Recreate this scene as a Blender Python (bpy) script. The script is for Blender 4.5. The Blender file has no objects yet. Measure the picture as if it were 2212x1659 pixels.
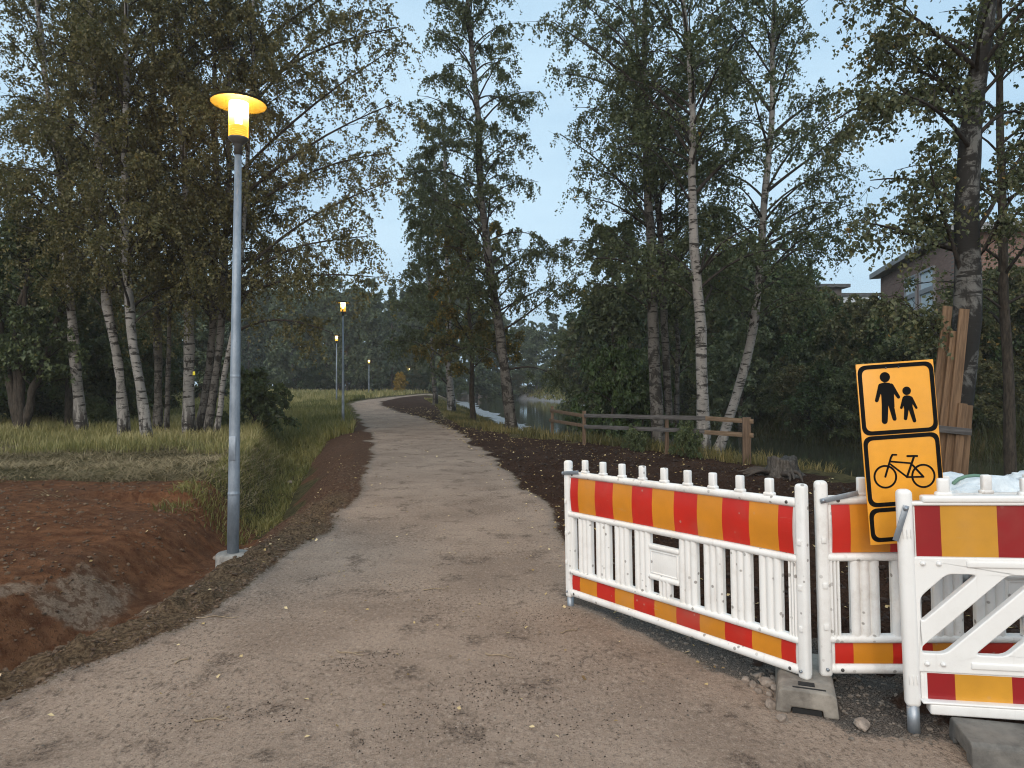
import bpy, bmesh, math, numpy as np
from mathutils import Vector, Matrix
R_ = math.radians
S = bpy.context.scene
C = S.collection

# ---------------------------------------------------------------- camera
CAMZ = 1.6
FPX = 1540.0 / 2212.0            # focal length as a share of the picture's width
cam = bpy.data.cameras.new('camera')
cam.sensor_width = 36.0
cam.lens = 36.0 * FPX
cam.clip_end = 3000
cam.clip_start = 0.05
cam_o = bpy.data.objects.new('camera', cam)
C.objects.link(cam_o)
cam_o.location = (0, 0, CAMZ)
cam_o.rotation_euler = (R_(90), 0, 0)
S.camera = cam_o

# ---------------------------------------------------------------- world, sun, exposure
SUN_EL, SUN_AZ = R_(32), R_(200)
w = bpy.data.worlds.new('World')
S.world = w
w.use_nodes = True
nt = w.node_tree
nt.nodes.clear()
def WN(t, **k):
    n = nt.nodes.new(t)
    for a, v in k.items():
        setattr(n, a, v)
    return n
sky = WN('ShaderNodeTexSky', sky_type='NISHITA', sun_disc=False, sun_elevation=SUN_EL, sun_rotation=SUN_AZ)
sky.air_density = 1.0
sky.dust_density = 2.0
tc = WN('ShaderNodeTexCoord')
mp = WN('ShaderNodeMapping')
mp.inputs['Scale'].default_value = (1.0, 1.0, 3.2)
ns = WN('ShaderNodeTexNoise')
ns.inputs['Scale'].default_value = 2.2
ns.inputs['Detail'].default_value = 5
ns.inputs['Roughness'].default_value = 0.55
rmp = WN('ShaderNodeValToRGB')
rmp.color_ramp.elements[0].position = 0.36
rmp.color_ramp.elements[0].color = (0.335, 0.490, 0.625, 1)
rmp.color_ramp.elements[1].position = 0.64
rmp.color_ramp.elements[1].color = (0.450, 0.605, 0.715, 1)
sc10 = WN('ShaderNodeVectorMath', operation='SCALE')
sc10.inputs['Scale'].default_value = 0.10
mx = WN('ShaderNodeMixRGB', blend_type='MIX')
mx.inputs[0].default_value = 0.92
bg = WN('ShaderNodeBackground')
bg.inputs['Strength'].default_value = 1.0
wo = WN('ShaderNodeOutputWorld')
L = nt.links.new
L(tc.outputs['Generated'], mp.inputs['Vector'])
L(mp.outputs['Vector'], ns.inputs['Vector'])
L(ns.outputs['Fac'], rmp.inputs['Fac'])
L(sky.outputs['Color'], sc10.inputs[0])
L(sc10.outputs['Vector'], mx.inputs[1])
L(rmp.outputs['Color'], mx.inputs[2])
L(mx.outputs['Color'], bg.inputs['Color'])
L(bg.outputs['Background'], wo.inputs['Surface'])

sun = bpy.data.lights.new('sun', 'SUN')
sun.energy = 1.5
sun.angle = R_(60)
sun.color = (1.0, 0.87, 0.74)
sun_o = bpy.data.objects.new('sun', sun)
C.objects.link(sun_o)
sun_o.rotation_euler = (R_(58), 0, R_(-20))

S.view_settings.view_transform = 'Standard'
S.view_settings.look = 'None'
S.view_settings.exposure = 0.62
S.view_settings.gamma = 1.0
S.view_settings.use_curve_mapping = False
S.render.engine = 'CYCLES'
S.cycles.max_bounces = 5
S.cycles.diffuse_bounces = 3
S.cycles.transmission_bounces = 4
S.cycles.transparent_max_bounces = 6
S.cycles.caustics_reflective = False
S.cycles.caustics_refractive = False
S.cycles.sample_clamp_indirect = 4.0
S.cycles.use_denoising = True
S.cycles.filter_width = 1.1

# ---------------------------------------------------------------- helpers
def at(x, y, Y):
    """a point Y metres away in the direction of picture position x, y (2212 wide)"""
    return np.array([(x - 1106.0) / 1540.0 * Y, Y, CAMZ - (y - 830.0) / 1540.0 * Y])

def sstep(a, b, x):
    t = np.clip((np.asarray(x, float) - a) / (b - a), 0, 1)
    return t * t * (3 - 2 * t)

def _hash(ix, iy, seed):
    h = (ix.astype(np.int64) * 374761393 + iy.astype(np.int64) * 668265263 + seed * 1442695041) & 0xffffffff
    h = ((h ^ (h >> 13)) * 1274126177) & 0xffffffff
    return ((h ^ (h >> 16)) & 0xffff) / 65535.0

def vnoise(x, y, seed=0):
    x = np.asarray(x, float); y = np.asarray(y, float)
    ix = np.floor(x); iy = np.floor(y)
    fx = x - ix; fy = y - iy
    ux = fx * fx * (3 - 2 * fx); uy = fy * fy * (3 - 2 * fy)
    a = _hash(ix, iy, seed); b = _hash(ix + 1, iy, seed)
    c = _hash(ix, iy + 1, seed); d = _hash(ix + 1, iy + 1, seed)
    return (a + (b - a) * ux) * (1 - uy) + (c + (d - c) * ux) * uy - 0.5

def fbm(x, y, seed=0, o=4):
    s = 0; amp = 1.0; f = 1.0
    for i in range(o):
        s = s + amp * vnoise(x * f, y * f, seed + i * 17)
        amp *= 0.5; f *= 2.03
    return s

def mesh_np(name, V, faces, smooth=True, attrs=None):
    me = bpy.data.meshes.new(name)
    V = np.ascontiguousarray(V, dtype=np.float32)
    me.vertices.add(len(V))
    me.vertices.foreach_set('co', V.ravel())
    faces = [np.asarray(f, dtype=np.int32) for f in faces if len(f)]
    tot = np.concatenate([np.full(len(f), f.shape[1], np.int32) for f in faces])
    idx = np.concatenate([f.ravel() for f in faces])
    st = np.concatenate([[0], np.cumsum(tot)[:-1]]).astype(np.int32)
    me.loops.add(len(idx))
    me.loops.foreach_set('vertex_index', idx)
    me.polygons.add(len(tot))
    me.polygons.foreach_set('loop_start', st)
    try:
        me.polygons.foreach_set('loop_total', tot)
    except Exception:
        pass
    me.polygons.foreach_set('use_smooth', np.full(len(tot), smooth, dtype=bool))
    if attrs:
        for k, (ty, arr) in attrs.items():
            a = me.attributes.new(k, ty, 'POINT')
            if ty == 'FLOAT':
                a.data.foreach_set('value', np.ascontiguousarray(arr, np.float32))
            else:
                a.data.foreach_set('color', np.ascontiguousarray(arr, np.float32).ravel())
    me.update(calc_edges=True)
    return me

def link(name, me, mat=None, parent=None):
    o = bpy.data.objects.new(name, me)
    C.objects.link(o)
    if mat is not None and me is not None and len(me.materials) == 0:
        me.materials.append(mat)
    if parent is not None:
        o.parent = parent
    return o

def tag(o, label=None, cat=None, group=None, kind=None):
    if label: o['label'] = label
    if cat: o['category'] = cat
    if group: o['group'] = group
    if kind: o['kind'] = kind
    return o

def thing(name, loc, label, cat, group=None, rz=0.0):
    o = bpy.data.objects.new(name, None)
    C.objects.link(o)
    o.empty_display_size = 0.2
    o.location = loc
    o.rotation_euler = (0, 0, rz)
    return tag(o, label, cat, group)

def copy_tree(o, parent=None):
    c = o.copy(); C.objects.link(c); c.parent = parent
    for ch in list(o.children):
        copy_tree(ch, c)
    return c

class MB:
    """collects simple shapes into one mesh"""
    def __init__(self):
        self.v = []; self.f = []; self.sm = []
    def add(self, V, F, M=None, smooth=False):
        n = len(self.v)
        for p in V:
            p = Vector(p)
            if M is not None: p = M @ p
            self.v.append(p)
        for f in F:
            self.f.append([i + n for i in f]); self.sm.append(smooth)
        return self
    def box(self, c, s, r=0.0, M=None, seg=2):
        bm = bmesh.new()
        bmesh.ops.create_cube(bm, size=1.0, matrix=Matrix.Translation(c) @ Matrix.Diagonal((s[0], s[1], s[2], 1)))
        if r > 0:
            bmesh.ops.bevel(bm, geom=bm.edges[:], offset=min(r, min(s) * 0.49), segments=seg, affect='EDGES', profile=0.5)
        bm.verts.index_update()
        self.add([v.co.copy() for v in bm.verts], [[v.index for v in f.verts] for f in bm.faces], M, smooth=r > 0)
        bm.free(); return self
    def lathe(self, prof, n=24, M=None, smooth=True, cap=True):
        V = []; F = []
        for (r, z) in prof:
            for i in range(n):
                a = 2 * math.pi * i / n
                V.append((r * math.cos(a), r * math.sin(a), z))
        for k in range(len(prof) - 1):
            for i in range(n):
                j = (i + 1) % n
                F.append([k * n + i, k * n + j, (k + 1) * n + j, (k + 1) * n + i])
        self.add(V, F, M, smooth)
        if cap:
            m = len(self.v)
            if prof[0][0] > 1e-4: self.f.append([m - len(V) + i for i in range(n)][::-1]); self.sm.append(False)
            if prof[-1][0] > 1e-4: self.f.append([m - n + i for i in range(n)]); self.sm.append(False)
        return self
    def prism(self, poly, h0, h1, M=None, smooth=False):
        """polygon in x,z extruded along y from h0 to h1"""
        n = len(poly)
        V = [(p[0], h0, p[1]) for p in poly] + [(p[0], h1, p[1]) for p in poly]
        F = [list(range(n)), list(range(2 * n - 1, n - 1, -1))]
        for i in range(n):
            j = (i + 1) % n
            F.append([i, i + n, j + n, j])
        return self.add(V, F, M, smooth)
    def build(self, name, mat, parent=None):
        me = bpy.data.meshes.new(name)
        me.from_pydata([tuple(p) for p in self.v], [], self.f)
        me.polygons.foreach_set('use_smooth', np.array(self.sm, dtype=bool))
        bm = bmesh.new(); bm.from_mesh(me)
        bmesh.ops.recalc_face_normals(bm, faces=bm.faces[:])
        bm.to_mesh(me); bm.free()
        me.update()
        return link(name, me, mat, parent)

# ---------------------------------------------------------------- materials
class NT:
    def __init__(self, name):
        self.m = bpy.data.materials.new(name)
        self.m.use_nodes = True
        self.t = self.m.node_tree
        self.b = self.t.nodes['Principled BSDF']
        self.out = self.t.nodes['Material Output']
    def n(self, ty, ins=None, **k):
        x = self.t.nodes.new(ty)
        for a, v in k.items(): setattr(x, a, v)
        for a, v in (ins or {}).items(): self.set(x.inputs[a], v)
        return x
    def set(self, sock, v):
        if isinstance(v, bpy.types.NodeSocket): self.t.links.new(v, sock)
        else: sock.default_value = v
    def pos(self):
        return self.n('ShaderNodeNewGeometry').outputs['Position']
    def objc(self):
        return self.n('ShaderNodeTexCoord').outputs['Object']
    def noise(self, vec, scale, detail=4, rough=0.55, dist=0.0):
        return self.n('ShaderNodeTexNoise', {'Vector': vec, 'Scale': scale, 'Detail': detail, 'Roughness': rough, 'Distortion': dist}).outputs['Fac']
    def scale(self, vec, s):
        return self.n('ShaderNodeMapping', {'Vector': vec, 'Scale': s}).outputs['Vector']
    def mix(self, f, a, b, bt='MIX'):
        x = self.n('ShaderNodeMixRGB', blend_type=bt)
        self.set(x.inputs[0], f)
        for i, v in ((1, a), (2, b)):
            if not isinstance(v, bpy.types.NodeSocket) and len(v) == 3: v = (*v, 1)
            self.set(x.inputs[i], v)
        return x.outputs[0]
    def ss(self, v, a, b):
        return self.n('ShaderNodeMapRange', {'Value': v, 'From Min': a, 'From Max': b}, interpolation_type='SMOOTHSTEP').outputs[0]
    def math(self, op, a, b=0.0):
        x = self.n('ShaderNodeMath', operation=op)
        self.set(x.inputs[0], a); self.set(x.inputs[1], b)
        return x.outputs[0]
    def bump(self, h, strength=0.5, dist=0.02, nrm=None):
        ins = {'Height': h, 'Strength': strength, 'Distance': dist}
        if nrm is not None: ins['Normal'] = nrm
        return self.n('ShaderNodeBump', ins).outputs[0]
    def fin(self, col=None, rough=None, nrm=None, spec=None, metal=None):
        if col is not None: self.set(self.b.inputs['Base Color'], (*col, 1) if not isinstance(col, bpy.types.NodeSocket) and len(col) == 3 else col)
        if rough is not None: self.set(self.b.inputs['Roughness'], rough)
        if nrm is not None: self.set(self.b.inputs['Normal'], nrm)
        if spec is not None: self.set(self.b.inputs['Specular IOR Level'], spec)
        if metal is not None: self.set(self.b.inputs['Metallic'], metal)
        return self.m

def m_worn(name, c1, c2, scale=8, rough=0.6, bump=0.2, spec=0.4, metal=0.0, stretch=(1, 1, 1)):
    T = NT(name); p = T.scale(T.objc(), stretch)
    n = T.noise(p, scale, 6, 0.65)
    n2 = T.noise(p, scale * 9, 3, 0.6)
    col = T.mix(T.ss(n, 0.3, 0.72), c1, c2)
    col = T.mix(T.math('MULTIPLY', T.ss(n2, 0.55, 0.75), 0.25), col, tuple(c * 0.55 for c in c1))
    return T.fin(col, rough, T.bump(T.math('ADD', n, n2), bump, 0.01), spec, metal)

def m_white(name, dirt_shade=0.35, spots=True):
    T = NT(name); p = T.objc()
    n = T.noise(p, 3.0, 6, 0.7)
    col = T.mix(T.math('MULTIPLY', T.ss(n, 0.45, 0.8), dirt_shade), (0.80, 0.79, 0.77), (0.46, 0.41, 0.36))
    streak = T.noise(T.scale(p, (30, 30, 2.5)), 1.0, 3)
    col = T.mix(T.math('MULTIPLY', T.ss(streak, 0.58, 0.8), dirt_shade * 0.7), col, (0.50, 0.46, 0.42))
    if spots:
        v = T.n('ShaderNodeTexVoronoi', {'Vector': p, 'Scale': 17.0}, feature='F1').outputs['Distance']
        k = T.noise(p, 2.3, 2)
        s = T.math('MULTIPLY', T.ss(v, 0.20, 0.13), T.ss(k, 0.40, 0.56))
        col = T.mix(T.math('MULTIPLY', s, 0.8), col, (0.22, 0.20, 0.18))
    return T.fin(col, 0.42, T.bump(T.noise(p, 60, 3), 0.04, 0.01), 0.45)

def m_foil(name, c, spots=0.5):
    T = NT(name); p = T.objc()
    n = T.noise(p, 5, 5, 0.6)
    col = T.mix(T.ss(n, 0.25, 0.8), tuple(x * 0.82 for x in c), c)
    v = T.n('ShaderNodeTexVoronoi', {'Vector': p, 'Scale': 13.0}, feature='F1').outputs['Distance']
    s = T.math('MULTIPLY', T.ss(v, 0.13, 0.07), T.ss(T.noise(p, 2.6, 2), 0.52, 0.62))
    col = T.mix(T.math('MULTIPLY', s, spots), col, (0.42, 0.33, 0.28))
    sc_ = T.noise(T.scale(p, (6, 6, 40)), 1.0, 4, 0.7, 0.5)
    col = T.mix(T.math('MULTIPLY', T.math('MULTIPLY', T.ss(sc_, 0.62, 0.72), T.ss(T.noise(p, 1.7, 3), 0.45, 0.65)), 0.4), col, (0.45, 0.36, 0.30))
    col = T.mix(T.math('MULTIPLY', T.ss(T.noise(p, 1.3, 4, 0.7), 0.48, 0.75), 0.3), col, (0.25, 0.17, 0.12))
    return T.fin(col, 0.34, None, 0.5)

M = {}
M['white'] = m_white('white_plastic', 0.55)
M['white_dirt_shade'] = m_white('white_plastic_dirt_shade', 0.95)  # heavier dirt tone paints in the shadow cast by the neighbouring barrier
M['white_clean'] = m_white('white_plastic_clean', 0.32, False)
M['red'] = m_foil('red_sheeting', (0.56, 0.022, 0.012), 0.7)
M['orange'] = m_foil('orange_sheeting', (0.66, 0.25, 0.018), 0.45)
M['red2'] = m_foil('deep_red_sheeting', (0.30, 0.012, 0.014), 0.15)
M['orange2'] = m_foil('amber_sheeting', (0.63, 0.30, 0.03), 0.15)
M['sign_orange'] = m_foil('sign_orange', (0.92, 0.40, 0.035), 0.10)
M['sign_black'] = NT('sign_black').fin((0.004, 0.004, 0.004), 0.6, None, 0.12)
M['steel'] = m_worn('galvanised_steel', (0.20, 0.23, 0.26), (0.34, 0.37, 0.41), 7, 0.42, 0.08, 0.5, 0.55, (1, 1, 0.5))
M['pole'] = m_worn('galvanised_pole', (0.17, 0.20, 0.235), (0.33, 0.37, 0.42), 5, 0.5, 0.08, 0.5, 0.35, (1.5, 1.5, 0.6))
M['dark_metal'] = m_worn('dark_metal', (0.05, 0.05, 0.05), (0.1, 0.095, 0.09), 10, 0.5)
M['concrete'] = m_worn('concrete', (0.16, 0.145, 0.13), (0.36, 0.335, 0.30), 6, 0.85, 0.35)
M['block'] = m_worn('foot_block', (0.12, 0.105, 0.09), (0.33, 0.295, 0.25), 5, 0.8, 0.3)
M['block_dark'] = m_worn('foot_block_dark', (0.07, 0.065, 0.06), (0.20, 0.185, 0.165), 5, 0.8, 0.3)
M['recess_shade'] = NT('painted_recess_shade').fin((0.012, 0.012, 0.012), 0.9)  # near-black colour that paints the shade of recesses
M['stone'] = m_worn('broken_stone', (0.16, 0.125, 0.10), (0.40, 0.325, 0.27), 14, 0.85, 0.5)
M['gravel'] = m_worn('gravel_stone', (0.085, 0.07, 0.058), (0.24, 0.20, 0.165), 22, 0.9, 0.3)
M['clod'] = m_worn('soil_clod', (0.058, 0.036, 0.023), (0.16, 0.105, 0.066), 12, 0.95, 0.5)
M['clod_dark'] = m_worn('topsoil_clod', (0.018, 0.010, 0.007), (0.045, 0.027, 0.019), 12, 0.95, 0.5)
M['wood_new'] = m_worn('pine_board', (0.13, 0.085, 0.052), (0.26, 0.18, 0.118), 3, 0.8, 0.2, 0.2, 0, (1, 14, 14))
M['wood_grey'] = m_worn('weathered_board', (0.060, 0.055, 0.052), (0.13, 0.12, 0.115), 3, 0.85, 0.25, 0.2, 0, (1, 14, 14))
M['wood_post'] = m_worn('fence_post_wood', (0.085, 0.055, 0.036), (0.17, 0.115, 0.078), 3, 0.85, 0.25, 0.2, 0, (14, 14, 1))
M['plank'] = m_worn('guard_plank', (0.10, 0.060, 0.035), (0.22, 0.135, 0.078), 2.5, 0.8, 0.2, 0.2, 0, (14, 14, 0.9))
M['stump'] = m_worn('stump_wood', (0.035, 0.030, 0.026), (0.13, 0.115, 0.10), 6, 0.9, 0.6, 0.2, 0, (4, 4, 0.8))
M['bag'] = m_worn('white_sack', (0.52, 0.58, 0.62), (0.78, 0.82, 0.84), 6, 0.6, 0.3)
M['bag_green'] = NT('sack_strap').fin((0.12, 0.22, 0.16), 0.7)
M['twig'] = m_worn('dry_twig', (0.22, 0.16, 0.10), (0.4, 0.31, 0.21), 20, 0.9)
M['marker'] = NT('marker_yellow').fin((0.85, 0.7, 0.03), 0.5)
M['roofing'] = m_worn('roof_felt', (0.06, 0.06, 0.062), (0.11, 0.11, 0.112), 3, 0.8)
M['fascia'] = m_worn('roof_fascia', (0.20, 0.20, 0.20), (0.29, 0.295, 0.30), 3, 0.6)
M['white_wall'] = m_worn('white_render', (0.50, 0.53, 0.56), (0.60, 0.63, 0.66), 2, 0.85)
M['brown_wall'] = m_worn('brown_cladding', (0.10, 0.085, 0.075), (0.15, 0.125, 0.11), 2, 0.85)
M['win_frame'] = NT('window_frame').fin((0.28, 0.29, 0.31), 0.5)
M['root'] = m_worn('root_wood', (0.04, 0.03, 0.024), (0.09, 0.07, 0.055), 8, 0.9, 0.5)

def m_brick():
    T = NT('brick_wall')
    b = T.n('ShaderNodeTexBrick', {'Vector': T.n('ShaderNodeTexCoord').outputs['UV'], 'Scale': 1.0, 'Color1': (0.20, 0.105, 0.078, 1), 'Color2': (0.26, 0.15, 0.115, 1),
            'Mortar': (0.16, 0.14, 0.125, 1), 'Brick Width': 0.27, 'Row Height': 0.085, 'Mortar Size': 0.01})
    return T.fin(b.outputs['Color'], 0.9, T.bump(b.outputs['Fac'], -0.3, 0.01))
M['brick'] = m_brick()
T = NT('window_glass'); M['pane'] = T.fin((0.66, 0.77, 0.84), 0.25, None, 0.6)

def m_bark(name, white, dark, dark_amt):
    T = NT(name); p = T.objc()
    big = T.noise(p, 1.5, 4, 0.6)
    len_ = T.noise(T.scale(p, (2.6, 2.6, 13)), 1.0, 4, 0.65, 0.4)
    patch = T.noise(T.scale(p, (3.2, 3.2, 2.4)), 1.0, 5, 0.7, 0.6)
    fine = T.noise(T.scale(p, (9, 9, 60)), 1.0, 3)
    f = T.math('MAXIMUM', T.ss(len_, 0.54, 0.60), T.ss(patch, 0.62 - dark_amt, 0.72 - dark_amt))
    f = T.math('MAXIMUM', f, T.math('MULTIPLY', T.ss(fine, 0.62, 0.7), 0.7))
    zz_ = T.n('ShaderNodeSeparateXYZ', {0: p}).outputs[2]
    f = T.math('MAXIMUM', f, T.math('MULTIPLY', T.ss(zz_, 1.6, 0.2), T.ss(T.noise(T.scale(p, (7, 7, 1.6)), 1.0, 5, 0.7), 0.46, 0.54)))
    base = T.mix(T.ss(big, 0.3, 0.75), white, tuple(x * 0.62 for x in white))
    return T.fin(T.mix(f, base, dark), 0.85, T.bump(T.math('ADD', len_, patch), 0.6, 0.02), 0.2)
M['birch'] = m_bark('birch_bark', (0.30, 0.275, 0.25), (0.035, 0.03, 0.026), 0.07)
M['birch_dim'] = m_bark('birch_bark_aged', (0.15, 0.135, 0.12), (0.028, 0.024, 0.02), 0.13)
M['bark'] = m_worn('dark_bark', (0.030, 0.025, 0.02), (0.085, 0.068, 0.054), 9, 0.95, 0.8, 0.15, 0, (3, 3, 0.7))
M['birch_black'] = m_bark('rough_birch_bark', (0.15, 0.145, 0.135), (0.024, 0.022, 0.02), 0.22)
M['branch'] = m_worn('branch_bark', (0.024, 0.02, 0.017), (0.06, 0.05, 0.043), 12, 0.9, 0.4, 0.15)

def m_leaf(name, c_dark, c_mid, c_hi, trans=0.30, yellow=None, yl=0.97):
    T = NT(name)
    a = T.n('ShaderNodeAttribute', attribute_name='tint').outputs['Fac']
    cr = T.n('ShaderNodeValToRGB', {'Fac': a})
    e = cr.color_ramp.elements
    e[0].position = 0.0; e[0].color = (*c_dark, 1)
    e[1].position = 0.9; e[1].color = (*c_hi, 1)
    x = e.new(0.5); x.color = (*c_mid, 1)
    if yellow:
        e[2].position = yl - 0.02
        x = e.new(yl); x.color = (*yellow, 1)
    col = cr.outputs['Color']
    d = T.n('ShaderNodeBsdfDiffuse', {'Color': col})
    tr = T.n('ShaderNodeBsdfTranslucent', {'Color': T.mix(0.5, col, (0.12, 0.14, 0.03))})
    g = T.n('ShaderNodeBsdfGlossy', {'Color': (0.5, 0.5, 0.5, 1), 'Roughness': 0.45})
    m1 = T.n('ShaderNodeMixShader', {0: trans, 1: d.outputs[0], 2: tr.outputs[0]})
    m2 = T.n('ShaderNodeMixShader', {0: 0.035, 1: m1.outputs[0], 2: g.outputs[0]})
    T.t.links.new(m2.outputs[0], T.out.inputs['Surface'])
    T.t.nodes.remove(T.b)
    return T.m
M['leaf'] = m_leaf('birch_leaves', (0.0432, 0.0567, 0.0297), (0.0783, 0.0945, 0.0459), (0.1350, 0.1485, 0.0675), 0.3, (0.30, 0.19, 0.03), 0.985)
M['leaf_left'] = m_leaf('grove_leaves', (0.0720, 0.0677, 0.0306), (0.1224, 0.1103, 0.0459), (0.2070, 0.1654, 0.0638), 0.3, (0.30, 0.19, 0.03), 0.99)
M['leaf_yel'] = m_leaf('turning_leaves', (0.0660, 0.0660, 0.0264), (0.1320, 0.1140, 0.0360), (0.2400, 0.1800, 0.0420), 0.3, (0.45, 0.25, 0.03), 0.86)
M['leaf_near'] = m_leaf('near_leaves', (0.0520, 0.0624, 0.0338), (0.0884, 0.1014, 0.0520), (0.1690, 0.1625, 0.0780), 0.3, (0.28, 0.17, 0.05), 0.94)
M['leaf_bush'] = m_leaf('thicket_leaves', (0.0435, 0.0609, 0.0290), (0.0754, 0.0986, 0.0435), (0.1450, 0.1668, 0.0653), 0.25, (0.20, 0.17, 0.04), 0.98)
M['leaf_olive'] = m_leaf('olive_leaves', (0.055, 0.058, 0.026), (0.095, 0.095, 0.042), (0.16, 0.145, 0.065), 0.3, (0.30, 0.20, 0.06), 0.95)
M['leaf_oak'] = m_leaf('dark_bush_leaves', (0.0216, 0.0384, 0.0144), (0.0432, 0.0696, 0.0264), (0.0840, 0.1200, 0.0420), 0.22)
M['leaf_far'] = m_leaf('forest_leaves', (0.0600, 0.0825, 0.0510), (0.0930, 0.1200, 0.0675), (0.1500, 0.1800, 0.0900), 0.2)
M['leaf_spruce'] = m_leaf('spruce_needles', (0.0360, 0.0540, 0.0360), (0.0540, 0.0750, 0.0480), (0.0825, 0.1050, 0.0600), 0.1)
M['leaf_gold'] = m_leaf('golden_leaves', (0.14, 0.09, 0.015), (0.30, 0.19, 0.025), (0.45, 0.27, 0.03), 0.3)
M['grass_field'] = m_leaf('field_grass', (0.16, 0.16, 0.055), (0.33, 0.29, 0.11), (0.50, 0.42, 0.20), 0.4)
M['grass_green'] = m_leaf('ditch_grass', (0.085, 0.095, 0.028), (0.17, 0.165, 0.05), (0.31, 0.265, 0.10), 0.35)
M['grass_straw'] = m_leaf('straw', (0.1380, 0.1092, 0.0633), (0.2760, 0.2127, 0.1207), (0.4370, 0.3450, 0.2070), 0.2)
M['grass_bank'] = m_leaf('bank_grass', (0.0633, 0.0633, 0.0230), (0.1495, 0.1265, 0.0460), (0.2875, 0.2185, 0.0862), 0.25)
M['grass_dark'] = m_leaf('overhanging_grass', (0.028, 0.036, 0.014), (0.06, 0.068, 0.026), (0.12, 0.12, 0.05), 0.25)
M['litter'] = m_leaf('fallen_leaf', (0.18, 0.11, 0.05), (0.42, 0.30, 0.13), (0.66, 0.52, 0.30), 0.1)

# ---------------------------------------------------------------- terrain
def rise(Y):
    return 0.4 * sstep(14, 78, Y)

def ground_px(x, y):
    Y = 10.0
    for _ in range(60):
        Y = 0.5 * Y + 0.5 * (CAMZ - float(rise(Y))) * 1540.0 / (y - 830.0)
    return (x - 1106.0) / 1540.0 * Y, Y

PL = [ground_px(*p) for p in [(0, 1520), (215, 1430), (440, 1330), (600, 1215), (700, 1150), (760, 1080), (790, 1040), (800, 990), (800, 950),
                              (790, 922), (767, 888), (756, 872), (790, 864), (850, 857.5), (925, 850.5)]]
PR = [ground_px(*p) for p in [(1228, 1190), (1180, 1090), (1120, 1040), (1060, 985), (985, 930), (920, 905), (860, 890), (826, 876), (824, 868), (865, 859), (945, 851)]]
PL = np.array([(-7.5, -3), (-4.4, 0.5), (-3.3, 2.2)] + PL + [(PL[-1][0] + 4, PL[-1][1] + 35), (40, 400)])
PR = np.array([(9, -3), (7.5, 0.5), (6.0, 1.8), (3.9, 2.45), (2.7, 2.95), (1.9, 3.35), (1.35, 4.0), (0.95, 4.9), (0.78, 5.8)] + PR + [(PR[-1][0] + 5, PR[-1][1] + 35), (46, 400)])

def tab(t, Y):
    return np.interp(Y, t[:, 1], t[:, 0])

GE = np.array([(11, -3), (10, 2), (8.8, 5), (7.4, 8), (6.3, 10), (5.2, 12.6), (4.75, 13.7), (4.3, 15), (2.9, 18), (0.6, 21), (-1.6, 25.5), (-3.0, 33), (-4.6, 45), (-7.2, 60), (-10, 80), (-12, 100), (0, 140), (48, 400)])
NE = np.array([(22, -3), (16, 4), (12.5, 8), (10.0, 11), (8.2, 14), (6.8, 17), (5.6, 21), (3.9, 28), (1.9, 37), (0.3, 51), (-2.4, 72), (-4.5, 92), (-12, 122), (-60, 150), (-160, 400)])
FE = np.array([(42, -3), (33, 4), (27, 10), (19, 17), (13.4, 26.5), (11.8, 34), (9.2, 45), (7.2, 56), (6.2, 75), (5.2, 98), (0, 118), (-40, 146), (-140, 400)])
DI = np.array([(-9.0, -2.0), (-6.0, 1.2), (-4.35, 3.5), (-3.85, 5.2), (-3.6, 6.7), (-3.7, 8.5), (-4.1, 11.5), (-4.9, 15), (-5.9, 18.8), (-8.2, 26), (-13, 40)])
DD = np.array([(0.7, -2), (0.80, 3.5), (0.78, 5.5), (0.62, 6.8), (0.58, 8), (0.75, 10), (0.90, 13), (0.80, 19), (0.40, 26), (0.0, 38), (0, 400)])
WATER = -0.9

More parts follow.
